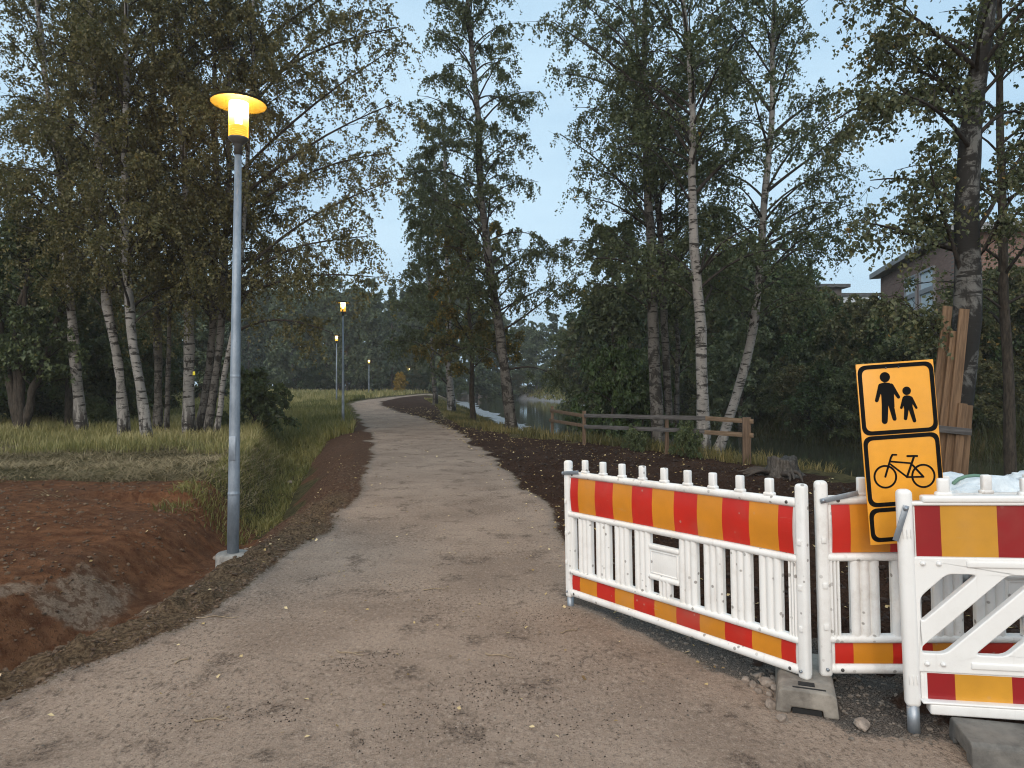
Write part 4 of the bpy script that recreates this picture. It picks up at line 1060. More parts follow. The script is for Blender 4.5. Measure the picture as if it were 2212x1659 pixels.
def lamp(x, y, hgt, label, power, lean=(0, 0), col=(1.0, 0.56, 0.14)):
    z = H(x, y)
    o = thing('lamp_post', (x, y, z), label, 'lamp post', 'lamp posts along the path')
    o.rotation_euler = (lean[1], lean[0], 0)
    hp = hgt - 0.52
    MB().lathe([(0.150, -0.25), (0.150, 0.07), (0.135, 0.085), (0.052, 0.086)], 28).build('footing', M['concrete'], o)
    p = MB().lathe([(0.052, 0.08), (0.0518, 0.61), (0.0516, 0.62), (0.0535, 0.624), (0.0535, 0.636), (0.0512, 0.640), (0.0508, 0.66), (0.0455, 1.69), (0.0454, 1.70), (0.0465, 1.703), (0.0465, 1.715), (0.0450, 1.718), (0.0448, 1.73), (0.030, hp)], 20).build('pole', M['pole'], o)
    MB().box((0, -0.050, 1.05), (0.062, 0.006, 0.22), 0.004).build('service_door', M['pole'], p)
    MB().lathe([(0.036, hp - 0.03), (0.036, hp + 0.06), (0.045, hp + 0.07), (0.088, hp + 0.11), (0.090, hp + 0.125), (0.0, hp + 0.126)], 24).build('neck', M['dark_metal'], o)
    g0, g1 = hp + 0.127, hp + 0.45
    MB().lathe([(0.087, g0), (0.087, g1)], 28, cap=False).build('glass', M['glass'], o)
    MB().lathe([(0.0, g0 + 0.12), (0.030, g0 + 0.125), (0.032, g0 + 0.22), (0.026, g1 - 0.03), (0.0, g1 - 0.025)], 16).build('burner', M['bulb'], o)
    MB().lathe([(0.0, g0 + 0.098), (0.074, g0 + 0.100), (0.076, g0 + 0.104), (0.0, g0 + 0.106)], 24).build('reflector_plate', M['reflector'], o)
    for k_ in range(3):
        zz = g0 + 0.030 + k_ * 0.020
        MB().lathe([(0.060, zz), (0.077, zz + 0.003), (0.077, zz + 0.006), (0.060, zz + 0.009)], 24, cap=False).build('louvre_ring', M['hat'], o)
    MB().lathe([(0.0, g1 + 0.055), (0.10, g1 + 0.050), (0.24, g1 + 0.012), (0.247, g1 - 0.012), (0.243, g1 - 0.014), (0.235, g1 + 0.002), (0.10, g1 + 0.02), (0.0, g1 + 0.022)], 40, cap=False).build('shade', M['shade'], o)
    l = bpy.data.lights.new('lamp_light', 'POINT')
    l.energy = power; l.color = col; l.shadow_soft_size = 0.055
    lo = bpy.data.objects.new('lamp_light', l); C.objects.link(lo)
    lo.parent = o; lo.location = (0, 0, g0 + 0.185)
    return o
def lamp_px(x, Y, ytop, label, power, lean=(0, 0)):
    X = (x - 1106) / 1540 * Y
    return lamp(X, Y, CAMZ - (ytop - 830) / 1540 * Y - H(X, Y), label, power, lean)
lx, ly = (503 - 1106) / 1540 * 6.57, 6.57
lamp(lx, ly, CAMZ + (830 - 206) / 1540 * 6.57 - H(lx, ly), 'nearest lamp post, lit, standing on a concrete footing at the ditch', 750, (R_(0.75), 0))
for k_, (x, Y, yt, lab) in enumerate([
    (741, 26, 650, 'second lamp post at the bend of the path, lit, foot in grass'), (727, 47, 724, 'lit lamp post out in the meadow grass left of the second one'), (741, 62, 758, 'lit lamp post whose head shows beside the second pole'),
    (797, 76, 777, 'lit distant lamp post standing alone at the meadow edge'), (827, 96, 788, 'lit distant lamp post left of the golden bush'), (884, 103, 796, 'lit distant lamp post right of the golden bush'), (926, 122, 801, 'farthest lit lamp post, half hidden by leaves')]):
    lamp_px(x, Y, yt, lab, 260)
# the next lamp of the row, behind the photographer: it lights the barriers and the near path
lamp(1.3, -4.6, 4.4, 'lamp post behind the camera lighting the barriers', 1000, (0, 0), (1.0, 0.80, 0.62))

# street lamps across the river
def street_lamp(x, Y, ytop, label, lit=True):
    X = (x - 1106) / 1540 * Y; z = H(X, Y); h = CAMZ - (ytop - 830) / 1540 * Y - z
    o = thing('street_lamp', (X, Y, z), label, 'street lamp', 'street lamps across the river')
    MB().lathe([(0.07, -0.2), (0.045, h)], 10).build('pole', M['pole'], o)
    MB().box((0.25, 0, h + 0.02), (0.7, 0.16, 0.09), 0.03).build('lamp_head', M['pole'], o)
    MB().box((0.32, 0, h - 0.035), (0.42, 0.13, 0.03), 0.008).build('lamp_lens', M['far_bulb'], o)
    return o
M['far_bulb'] = m_emit('street_lamp_lens', (1.0, 0.78, 0.5), 14)
for x, Y, yt, lab in [(1289, 68, 769, 'street lamp across the river above the dark bush'), (1379, 56, 802, 'street lamp seen left of the thick grey birch'), (1442, 60, 794, 'street lamp seen between the birch trunks'), (1864, 33, 772, 'small light among the leaves left of the orange sign')]:
    street_lamp(x, Y, yt, lab)

# ---------------------------------------------------------------- barriers
SLAT = None
def slat_mb(w_, z0, z1, xc):
    pts = []
    n = 24
    for i in range(n + 1):
        t = i / n
        x = -w_ / 2 + w_ * t
        pts.append((x, -0.016 - 0.013 * max(0, math.sin(t * 3 * math.pi)) ** 0.5 * (1 if abs(math.sin(t * 3 * math.pi)) > 0 else 0) if False else -0.012 - 0.016 * abs(math.sin(t * 3 * math.pi)) ** 0.7))
    pts += [(w_ / 2, 0.014), (-w_ / 2, 0.014)]
    V = [(xc + p[0], p[1], z0) for p in pts] + [(xc + p[0], p[1], z1) for p in pts]
    m = len(pts)
    F = [[i, (i + 1) % m, (i + 1) % m + m, i + m] for i in range(m)]
    b_ = MB(); b_.add(V, F, None, False)
    b_.f.append(list(range(m))); b_.sm.append(False); b_.f.append(list(range(2 * m - 1, m - 1, -1))); b_.sm.append(False)
    return b_

def stripes(parent, names, edges, z0, z1, y, mats, curve=0.0):
    for i in range(len(edges) - 1):
        nm, mt = names[i % 2], mats[i % 2]
        b_ = MB(); n = 5
        V = []; F = []
        for j in range(n + 1):
            t = j / n; zz = z0 + (z1 - z0) * t
            yy = y - curve * math.sin(t * math.pi)
            V += [(edges[i], yy, zz), (edges[i + 1], yy, zz)]
        for j in range(n): F.append([2 * j, 2 * j + 1, 2 * j + 3, 2 * j + 2])
        b_.add(V, F, None, True)
        b_.build(nm, mt, parent)

def barrier_slatted(loc, rot, label, white, feet=(True, False), group='slatted barrier panels'):
    o = thing('barrier', loc, label, 'barrier', None)
    o.rotation_euler = rot
    for e, x in enumerate((0.0, 2.0)):
        p = MB().box((x, 0, 0.5), (0.062, 0.056, 1.0), 0.020, None, 4).build('post', white, o)
        MB().lathe([(0.0235, -0.13), (0.0235, 0.01)], 14, Matrix.Translation((x, 0, 0))).build('steel_foot', M['steel'], p)
        for zz in (0.26, 0.47, 0.70):
            MB().box((x, -0.032, zz), (0.024, 0.006, 0.030), 0.003).build('mould_mark', white, p)
        MB().lathe([(0.0, -0.006), (0.008, -0.004), (0.008, 0.01)], 10, Matrix.Translation((x - (0.0 if e == 0 else 0.004), -0.034, 0.045)) @ Matrix.Rotation(R_(-90), 4, 'X')).build('bolt', M['steel'], p)
    def rail(nm, z, h, d, yo=0.0):
        return MB().box((1.0, yo, z), (1.965, d, h), min(h, d) * 0.46, None, 4).build(nm, white, o)
    tr_ = rail('top_rail', 0.900, 0.046, 0.052)
    for xx in (0.075, 1.925):
        MB().lathe([(0.009, 0.0), (0.009, 0.006), (0.0, 0.007)], 10, Matrix.Translation((xx, -0.022, 0.90)) @ Matrix.Rotation(R_(90), 4, 'X')).build('screw', M['dark_metal'], tr_)
    rail('middle_rail', 0.610, 0.040, 0.060, -0.004); rail('lower_rail', 0.195, 0.040, 0.060, -0.004)
    br_ = rail('bottom_rail', 0.040, 0.052, 0.052)
    for xx in (0.075, 1.925):
        MB().lathe([(0.009, 0.0), (0.009, 0.006), (0.0, 0.007)], 10, Matrix.Translation((xx, -0.022, 0.04)) @ Matrix.Rotation(R_(90), 4, 'X')).build('screw', M['dark_metal'], br_)
    up_ = MB().box((1.0, 0.004, 0.755), (1.95, 0.024, 0.25), 0.004).build('upper_panel', white, o)
    lo_ = MB().box((1.0, 0.004, 0.117), (1.95, 0.024, 0.115), 0.004).build('lower_panel', white, o)
    ed = [0.045] + [0.1 + 0.2 * i for i in range(10)] + [1.955]
    ed[1] = 0.13; ed[-2] = 1.87
    ed = [0.045] + list(np.linspace(0.135, 1.865, 10)) + [1.955]
    stripes(up_, ('red_stripe', 'orange_stripe'), ed, 0.633, 0.877, -0.011, (M['red'], M['orange']), 0.010)
    stripes(lo_, ('red_stripe', 'orange_stripe'), ed, 0.068, 0.174, -0.011, (M['red'], M['orange']), 0.004)
    for i in range(1, 10):
        x = 0.2 * i
        MB().box((x, 0, 0.928), (0.062, 0.040, 0.022), 0.008).box((x, 0, 0.965), (0.044, 0.034, 0.095), 0.007, None, 2).build('knob', white, o)
        if i != 5:
            slat_mb(0.142, 0.205, 0.60, x).build('slat', white, o)
    slat_mb(0.052, 0.205, 0.60, 0.052).build('slat', white, o)
    slat_mb(0.052, 0.205, 0.60, 1.948).build('slat', white, o)
    slat_mb(0.098, 0.205, 0.315, 1.0).build('short_slat', white, o)
    pl_ = MB().box((1.0, 0.0, 0.405), (0.264, 0.030, 0.19), 0.006).build('number_plate', white, o)
    for zz in (0.508, 0.318):
        MB().box((1.0, -0.004, zz), (0.264, 0.048, 0.034), 0.014, None, 3).build('plate_edge', white, pl_)
    b_ = MB()
    for (cx_, cz_, sx_, sz_) in ((1.0, 0.482, 0.23, 0.007), (1.0, 0.345, 0.23, 0.007), (0.886, 0.4135, 0.007, 0.144), (1.114, 0.4135, 0.007, 0.144)):
        b_.box((cx_, -0.016, cz_), (sx_, 0.008, sz_), 0.002)
    b_.build('plate_rim', white, pl_)
    return o

B1a = np.array([0.422, 5.15]); B1b = np.array([1.483, 3.60])
ang1 = math.atan2(*(B1b - B1a)[::-1])
bar1 = barrier_slatted((B1a[0], B1a[1], 0.062), (0, R_(-1.45), ang1), 'spattered white barrier with bright red and orange bands, standing along the path', M['white'])
bar1.scale = (np.linalg.norm(B1b - B1a) / 2.0, 1, 0.985)
bar2 = barrier_slatted((1.602, 3.64, 0.110), (R_(0.8), R_(-1.8), R_(-5)), 'white barrier with dirt and painted-in shade, partly hidden behind the sign', M['white_dirt_shade'])

def strap(o, x, z, ang, ln, y=-0.036, yaw=0.0):
    Mx = Matrix.Translation((x, y, z)) @ Matrix.Rotation(yaw, 4, 'Z') @ Matrix.Rotation(ang, 4, 'Y')
    s_ = MB().box((ln / 2, 0, 0), (ln, 0.004, 0.026), 0.0015, Mx).build('clamp_strap', M['steel'], o)
    MB().lathe([(0.011, 0.0), (0.011, 0.006), (0.0, 0.010)], 12, Mx @ Matrix.Translation((0.014, -0.002, 0)) @ Matrix.Rotation(R_(90), 4, 'X')).build('bolt', M['steel'], s_)
strap(bar1, -0.035, 0.905, R_(-6), 0.20, -0.034)
strap(bar2, -0.015, 0.90, R_(-12), 0.19, -0.036)

def rounded(poly, r, n=5):
    out = []
    m = len(poly)
    for i in range(m):
        p = np.array(poly[i], float); a = np.array(poly[i - 1], float); c = np.array(poly[(i + 1) % m], float)
        d1 = (a - p); l1 = np.linalg.norm(d1); d1 /= l1
        d2 = (c - p); l2 = np.linalg.norm(d2); d2 /= l2
        rr = min(r, l1 * 0.45, l2 * 0.45)
        for k_ in range(n + 1):
            t = k_ / n
            out.append(tuple((1 - t) ** 2 * (p + d1 * rr) + 2 * t * (1 - t) * p + t * t * (p + d2 * rr)))
    return out

def holed_plate(name, outer, holes, y0, y1, mat, parent, bev=0.006):
    bm = bmesh.new()
    for lp_ in [outer] + holes:
        vs = [bm.verts.new((p[0], y0, p[1])) for p in lp_]
        for i in range(len(vs)): bm.edges.new((vs[i], vs[(i + 1) % len(vs)]))
    bmesh.ops.triangle_fill(bm, use_beauty=True, use_dissolve=False, edges=bm.edges[:], normal=(0, -1, 0))
    r = bmesh.ops.extrude_face_region(bm, geom=bm.faces[:])
    bmesh.ops.translate(bm, vec=(0, y1 - y0, 0), verts=[v for v in r['geom'] if isinstance(v, bmesh.types.BMVert)])
    bmesh.ops.recalc_face_normals(bm, faces=bm.faces[:])
    me = bpy.data.meshes.new(name); bm.to_mesh(me); bm.free()
    o = link(name, me, mat, parent)
    md = o.modifiers.new('edge', 'BEVEL'); md.width = bev; md.segments = 3; md.limit_method = 'ANGLE'; md.angle_limit = R_(50)
    for p in me.polygons: p.use_smooth = False
    return o

def barrier_diagonal(loc, rot, label):
    o = thing('barrier', loc, label, 'barrier', None)
    o.rotation_euler = rot
    wh = M['white_clean']
    for x in (0.0, 2.0):
        p = MB().box((x, 0, 0.5), (0.066, 0.060, 1.0), 0.022, None, 4).build('post', wh, o)
        MB().lathe([(0.027, -0.14), (0.027, 0.01)], 14, Matrix.Translation((x, 0, 0))).build('steel_foot', M['steel'], p)
        for zz in (0.13, 0.80):
            for xx in (-0.016, 0.0, 0.016):
                MB().box((x + xx, -0.033, zz), (0.004, 0.004, 0.042), 0.001).build('mould_mark', wh, p)
    MB().box((1.0, 0, 0.955), (1.86, 0.058, 0.032), 0.010, None, 3).box((1.0, 0, 0.935), (1.96, 0.045, 0.018), 0.006).build('top_rail', wh, o)
    for i in range(6):
        MB().box((0.165 + i * 0.334, 0, 0.975), (0.070, 0.044, 0.026), 0.010).box((0.165 + i * 0.334, 0, 1.006), (0.048, 0.036, 0.085), 0.010, None, 3).build('knob', wh, o)
    up_ = MB().box((1.0, 0.006, 0.81), (1.93, 0.030, 0.25), 0.004).build('upper_panel', wh, o)
    lo_ = MB().box((1.0, 0.006, 0.098), (1.93, 0.030, 0.135), 0.004).build('lower_panel', wh, o)
    ed = [0.040] + list(np.arange(0.145, 1.9, 0.228)) + [1.962]
    stripes(up_, ('red_stripe', 'orange_stripe'), ed, 0.693, 0.925, -0.0115, (M['red2'], M['orange2']))
    stripes(lo_, ('red_stripe', 'orange_stripe'), [0.062] + list(np.arange(0.175, 1.9, 0.228)) + [1.945], 0.038, 0.160, -0.0115, (M['red2'], M['orange2']))
    # centre panel with slanting openings
    z0, z1 = 0.252, 0.615; zl, zh = 0.166, 0.69
    sl = 1.07; wslot = 0.125; pitch = 0.242
    holes = []
    x_l, x_r = 0.045, 1.955
    for i in range(-1, 9):
        xb = 0.015 + pitch * i
        poly = [(xb, z0), (xb + wslot, z0), (xb + wslot + sl * (z1 - z0), z1), (xb + sl * (z1 - z0), z1)]
        # clip to the frame
        def clip(pl, xm, keep_gt):
            out = []
            for j in range(len(pl)):
                a, b_ = pl[j], pl[(j + 1) % len(pl)]
                ia = (a[0] > xm) == keep_gt; ib = (b_[0] > xm) == keep_gt
                if ia: out.append(a)
                if ia != ib:
                    t = (xm - a[0]) / (b_[0] - a[0]); out.append((xm, a[1] + t * (b_[1] - a[1])))
            return out
        poly = clip(poly, x_l, True)
        if len(poly) > 2: poly = clip(poly, x_r, False)
        if len(poly) < 3: continue
        ar = 0.5 * abs(sum(poly[j][0] * poly[(j + 1) % len(poly)][1] - poly[(j + 1) % len(poly)][0] * poly[j][1] for j in range(len(poly))))
        if ar < 0.006: continue
        holes.append(rounded(poly, 0.028, 4))
    holed_plate('lattice_panel', [(0.022, zl), (1.978, zl), (1.978, zh), (0.022, zh)], holes, -0.020, 0.020, wh, o, 0.009)
    for zz in (0.662, 0.205):
        MB().box((1.07, -0.022, zz), (1.66, 0.012, 0.030), 0.006, None, 3).build('ledge_rib', wh, o)
        for xx in (0.062, 0.128):
            MB().lathe([(0.0, -0.010), (0.010, -0.006), (0.013, 0.004)], 12, Matrix.Translation((xx, -0.022, zz)) @ Matrix.Rotation(R_(-90), 4, 'X')).build('rivet', wh, o)
    MB().box((1.0, -0.012, 0.008), (1.88, 0.070, 0.052), 0.010, None, 3).build('bottom_rail', wh, o)
    MB().box((1.0, -0.012, 0.036), (1.94, 0.074, 0.012), 0.005).build('bottom_lip', wh, o)
    return o
bar3 = barrier_diagonal((1.850, 3.29, 0.115), (R_(0.0), R_(-2.3), R_(-14)), 'clean white barrier with slanting openings at the right edge')
strap(bar3, 0.000, 0.93, R_(108), 0.17, -0.040)

# foot blocks under the barriers
def foot_block(loc, rz, sx, sy, sz, label, mat, slot=True):
    o = thing('foot_block', loc, label, 'foot block', 'rubber foot blocks of the barriers', rz)
    w2 = sx / 2
    prof = [(-w2, 0), (-0.075, 0), (-0.07, 0.032), (0.07, 0.032), (0.075, 0), (w2, 0), (w2 - 0.012, sz * 0.86), (w2 - 0.03, sz), (-w2 + 0.03, sz), (-w2 + 0.012, sz * 0.86)]
    body = MB().prism(prof, -sy / 2, sy / 2).build('body', mat, o)
    md = body.modifiers.new('edge', 'BEVEL'); md.width = 0.008; md.segments = 2; md.limit_method = 'ANGLE'; md.angle_limit = R_(40)
    if slot:
        MB().box((0.0, -sy / 2 + 0.085, sz + 0.001), (0.075, 0.045, 0.006), 0.001).build('socket_shade', M['recess_shade'], o)  # raised dark slabs paint the shade of hollows that are not modelled
        MB().box((0.01, -sy / 2 + 0.035, sz + 0.001), (0.15, 0.012, 0.004), 0.001).build('groove_shade', M['recess_shade'], o)
    MB().box((0, -sy / 2 + 0.03, 0.014), (0.132, 0.04, 0.028)).build('hand_hole_shade', M['recess_shade'], o)  # dark plug paints the shade inside the notch
    return o
def ground_at(x, y): return H(x, y)
foot_block((1.515, 3.69, 0.0), R_(-20), 0.285, 0.54, 0.118, 'worn grey foot block where the two slatted barriers meet', M['block'])
foot_block((2.29, 3.02, -0.005), R_(76), 0.29, 0.70, 0.105, 'dark foot block under the slanted-opening barrier at the right edge', M['block_dark'], False)

# ---------------------------------------------------------------- orange sign
KZ = 0.38 / 535.0
def zc(x, y):
    """sign drawing position -> metres across and down from the sign's top left corner"""
    dx, dy = x - 210.0, y - 268.0
    return (dx * 0.9976 - dy * 0.0698) * KZ, (dx * 0.0698 + dy * 0.9976) * KZ
sg = thing('road_sign', (0, 0, 0), 'orange sign with walkers and a bicycle leaning between the barriers', 'sign')
SW, SH = 0.38, 0.885
tl = at(1849, 788, 3.50)
sg.matrix_world = Matrix.Translation(tl) @ Matrix.Rotation(R_(-4.0), 4, 'Y') @ Matrix.Rotation(R_(-1.5), 4, 'X')
MB().box((SW / 2, 0.004, -SH / 2), (SW, 0.007, SH), 0.0015).build('plate', M['sign_orange'], sg)
lay = [0.0]
def flat(name, poly, mat, dz=0.0012):
    lay[0] += 0.00002
    return MB().prism([(p[0], -p[1]) for p in poly], -dz - lay[0], 0.0008).build(name, mat, sg)
def rring(name, x0, y0, x1, y1, th, r):
    o_ = rounded([(x0, y0), (x1, y0), (x1, y1), (x0, y1)], r, 8)
    i_ = rounded([(x0 + th, y0 + th), (x1 - th, y0 + th), (x1 - th, y1 - th), (x0 + th, y1 - th)], r * 0.72, 8)
    n = len(o_); b_ = MB()
    V = [(p[0], -0.0016, -p[1]) for p in o_ + i_] + [(p[0], 0.0008, -p[1]) for p in o_ + i_]
    F = []
    for k_ in range(n):
        j = (k_ + 1) % n
        F += [[k_, j, n + j, n + k_], [k_, j, 2 * n + j, 2 * n + k_], [n + k_, n + j, 3 * n + j, 3 * n + k_]]
    b_.add(V, F)
    return b_.build(name, M['sign_black'], sg)
rring('border', 0.004, 0.008, 0.376, 0.352, 0.020, 0.045)
rring('border', 0.004, 0.356, 0.376, 0.702, 0.020, 0.045)
rring('border', 0.004, 0.708, 0.376, 0.872, 0.020, 0.045)
def disc(cx_, cy_, r, n=28): return [zc(cx_ + r * math.cos(2 * math.pi * i / n), cy_ + r * math.sin(2 * math.pi * i / n)) for i in range(n)]
def cap(x0, y0, x1, y1, wd, n=8, wd2=None):
    wd2 = wd2 or wd
    a = math.atan2(y1 - y0, x1 - x0)
    out = [zc(x1 + wd2 / 2 * math.cos(a - math.pi / 2 + math.pi * i / n), y1 + wd2 / 2 * math.sin(a - math.pi / 2 + math.pi * i / n)) for i in range(n + 1)]
    out += [zc(x0 + wd / 2 * math.cos(a + math.pi / 2 + math.pi * i / n), y0 + wd / 2 * math.sin(a + math.pi / 2 + math.pi * i / n)) for i in range(n + 1)]
    return out
def picto(name, polys, label=None):
    b_ = MB()
    for k_, p in enumerate(polys):
        b_.prism([(a[0], -a[1]) for a in p], -0.0014 - 0.00003 * k_, 0.0008)
    return b_.build(name, M['sign_black'], sg)
picto('walker_symbol', [disc(408, 355, 35), [zc(*p) for p in [(378, 398), (405, 391), (440, 395), (466, 420), (470, 500), (472, 560), (440, 560), (425, 540), (410, 560), (385, 560), (382, 480), (365, 430)]],
    cap(378, 415, 350, 516, 32, 8, 24), cap(450, 415, 500, 492, 34, 8, 22), cap(408, 520, 403, 658, 46, 8, 40), cap(442, 520, 471, 642, 40, 8, 27)])
picto('child_symbol', [disc(557, 449, 29), [zc(*p) for p in [(538, 484), (558, 480), (582, 484), (596, 505), (596, 572), (536, 572), (530, 505)]],
    cap(540, 500, 519, 566, 24, 8, 17), cap(586, 500, 622, 566, 24, 8, 16), cap(556, 560, 547, 640, 32, 8, 23), cap(580, 560, 608, 655, 32, 8, 24)])
def ringz(cx_, cy_, r, th, n=40):
    out = []
    for i in range(n):
        a0, a1 = 2 * math.pi * i / n, 2 * math.pi * (i + 1) / n
        out.append([zc(cx_ + rr * math.cos(a), cy_ + rr * math.sin(a)) for rr, a in ((r, a0), (r, a1), (r - th, a1), (r - th, a0))])
    return out
def ring_mesh(name, cx_, cy_, r, th):
    b_ = MB(); n = 40
    V = []
    for yy in (-0.0014, 0.0008):
        for rr in (r, r - th):
            for i in range(n):
                p = zc(cx_ + rr * math.cos(2 * math.pi * i / n), cy_ + rr * math.sin(2 * math.pi * i / n)); V.append((p[0], yy, -p[1]))
    F = []
    for i in range(n):
        j = (i + 1) % n
        F += [[i, j, n + j, n + i], [i, j, 2 * n + j, 2 * n + i], [n + i, n + j, 3 * n + j, 3 * n + i]]
    return b_.add(V, F).build(name, M['sign_black'], sg)
ring_mesh('bicycle_wheel_symbol', 402, 1041, 81, 13); ring_mesh('bicycle_wheel_symbol', 664, 1035, 83, 13)
picto('bicycle_frame_symbol', [cap(402, 1041, 442, 910, 13), cap(442, 910, 452, 891, 13), cap(452, 890, 480, 890, 12), cap(438, 936, 582, 948, 12), cap(438, 955, 552, 1043, 12), cap(551, 1043, 600, 905, 14),
    cap(556, 899, 622, 898, 14), cap(551, 1043, 664, 1041, 12), cap(592, 962, 664, 1041, 13)])
for (bx_, by_) in ((415, 291), (503, 286)):
    p = zc(bx_, by_)
    MB().lathe([(0.0045, 0.0), (0.0045, 0.0015), (0.0, 0.002)], 10, Matrix.Translation((p[0], -0.0002, -p[1])) @ Matrix.Rotation(R_(90), 4, 'X')).build('rivet', M['dark_metal'], sg)
# hooks that hold the sign on the shaded barrier's rail
for hx in (0.12, 0.27):
    MB().box((hx, 0.045, -0.60), (0.02, 0.08, 0.03), 0.003).build('hanger', M['steel'], sg)

# ---------------------------------------------------------------- plank fence
gP = 'plank fence'
fp = [(1193, 22.3), (1262, 18.6), (1441, 16.3), (1614, 14.0)]
FPW = [np.array([(x - 1106) / 1540 * Y, Y]) for x, Y in fp]
fence = thing('plank_fence', (FPW[1][0], FPW[1][1], H(*FPW[1])), 'rough two-board plank fence along the river bank', 'fence')
fo = Vector(fence.location)
for (xy, top_y, (xx, Y)) in zip(FPW, (878, 888, 905, 902), fp):
    z0 = H(*xy) - 0.2; z1 = CAMZ - (top_y - 830) / 1540 * Y
    wv_ = 0.055 if xx != 1614 else 0.10
    MB().box((xy[0] - fo.x, xy[1] - fo.y + 0.03, (z0 + z1) / 2 - fo.z), (wv_ * 1.6, 0.05, z1 - z0), 0.004).build('post', M['wood_post'], fence)
def board(a, b_, wdt, mat, nm='board', th=0.03, off=0.0):
    a = np.asarray(a) - np.array(fo); b_ = np.asarray(b_) - np.array(fo)
    d = Vector(b_ - a); ln = d.length
    mid = Vector((a + b_) / 2)
    xax = d.normalized(); yax = Vector((-xax.y, xax.x, 0)).normalized(); zax = xax.cross(yax)
    Mx = Matrix((( xax.x, yax.x, zax.x, mid.x), (xax.y, yax.y, zax.y, mid.y), (xax.z, yax.z, zax.z, mid.z), (0, 0, 0, 1)))
    ob = MB().box((0, 0, 0), (ln, th, wdt), 0.004).build(nm, mat, fence)
    ob.matrix_local = Mx @ Matrix.Translation((0, off, 0))
    return ob
def fY(x): return float(np.interp(x, [p[0] for p in fp], [p[1] for p in fp]))
def bp(x, y, dy=0.0): return at(x, y, fY(min(max(x, 1193), 1614)) + dy)
for i, (x0, y0, x1, y1, m_) in enumerate([(1189, 887, 1268, 900, 'wood_post'), (1187, 908, 1266, 921, 'wood_post'), (1262, 898, 1525, 904, 'wood_grey'), (1262, 922, 1523, 932, 'wood_grey'), (1523, 904, 1627, 911, 'wood_new'), (1521, 934, 1627, 941, 'wood_new')]):
    Yw = 0.5 * (fY(x0) + fY(min(x1, 1614)))
    board(bp(x0, y0, -0.06), bp(x1, y1, -0.06), 0.092, M[m_], 'board', 0.03, 0.035 * (i % 2) * 0)

# boards protecting the nearest tree
guard = thing('plank_guard', tuple(at(2045, 1095, NY - 0.3)), 'rough planks tied upright round the foot of the nearest tree', 'tree guard')
guard.location.z = H(guard.location.x, guard.location.y)
go = np.array(guard.location)
for i, (x0, y0, x1, y1, dY, wd) in enumerate([(2047, 662, 1996, 1110, -0.30, 0.115), (2064, 716, 2020, 1110, -0.36, 0.13), (2083, 668, 2040, 1110, -0.40, 0.12), (2080, 872, 2058, 1110, -0.44, 0.10), (2093, 876, 2076, 1110, -0.34, 0.09)]):
    a = at(x0, y0, NY + dY) - go; b_ = at(x1, y1, NY + dY) - go
    d = Vector(b_ - a); mid = Vector((a + b_) / 2)
    zax = -d.normalized(); xax = Vector((1, 0, 0)); yax = zax.cross(xax).normalized(); xax = yax.cross(zax)
    Mx = Matrix(((xax.x, yax.x, zax.x, mid.x), (xax.y, yax.y, zax.y, mid.y), (xax.z, yax.z, zax.z, mid.z), (0, 0, 0, 1)))
    ob = MB().box((0, 0, 0), (wd, 0.03, d.length), 0.003).build('plank', M['plank'], guard)
    ob.matrix_local = Mx
a = at(2022, 926, NY - 0.48) - go; b_ = at(2098, 934, NY - 0.46) - go
d = Vector(b_ - a); mid = Vector((a + b_) / 2); xax = d.normalized(); yax = Vector((-xax.y, xax.x, 0)).normalized(); zax = xax.cross(yax)
ob = MB().box((0, 0, 0), (d.length, 0.028, 0.085), 0.003).build('cross_board', M['wood_grey'], guard)
ob.matrix_local = Matrix(((xax.x, yax.x, zax.x, mid.x), (xax.y, yax.y, zax.y, mid.y), (xax.z, yax.z, zax.z, mid.z), (0, 0, 0, 1)))

# tree stump
sx_, sy_ = (1690 - 1106) / 1540 * 12.3, 12.3
st_ = thing('tree_stump', (sx_, sy_, H(sx_, sy_)), 'torn grey tree stump with roots at the water edge', 'stump')
rs = np.random.default_rng(8)
nA, nZ = 40, 9
V = []
for j in range(nZ):
    t = j / (nZ - 1)
    for i in range(nA):
        a = 2 * math.pi * i / nA
        r = 0.20 + 0.26 * (1 - t) ** 2.2 * (0.6 + 0.6 * max(0, math.sin(a * 5 + 1))) + 0.02 * math.sin(a * 13 + j) + rs.normal(0, 0.008)
        V.append((r * math.cos(a) * 1.15, r * math.sin(a), -0.1 + t * 0.42 + (0.05 * math.sin(a * 2 + 0.6) + 0.02 * math.sin(7 * a)) * t))
F = [[j * nA + i, j * nA + (i + 1) % nA, (j + 1) * nA + (i + 1) % nA, (j + 1) * nA + i] for j in range(nZ - 1) for i in range(nA)]
V.append((0.02, 0, 0.30)); F += [[(nZ - 1) * nA + i, (nZ - 1) * nA + (i + 1) % nA, len(V) - 1] for i in range(nA)]
MB().add(V, F, None, True).build('trunk', M['stump'], st_)
for k_ in range(9):
    a = rs.uniform(0, 6.28)
    pts = np.array([(0.25 * math.cos(a), 0.25 * math.sin(a), 0.08), (0.5 * math.cos(a + .2), 0.5 * math.sin(a + .2), 0.10 + rs.uniform(-.03, .08)), (0.75 * math.cos(a + .1), 0.75 * math.sin(a + .1), rs.uniform(-0.05, 0.12))])
    v_, f_ = tubes(resample(pts, 7)[None], np.linspace(0.05, 0.012, 7)[None], 6)
    link('root', mesh_np('root', v_, [f_]), M['root'], st_)

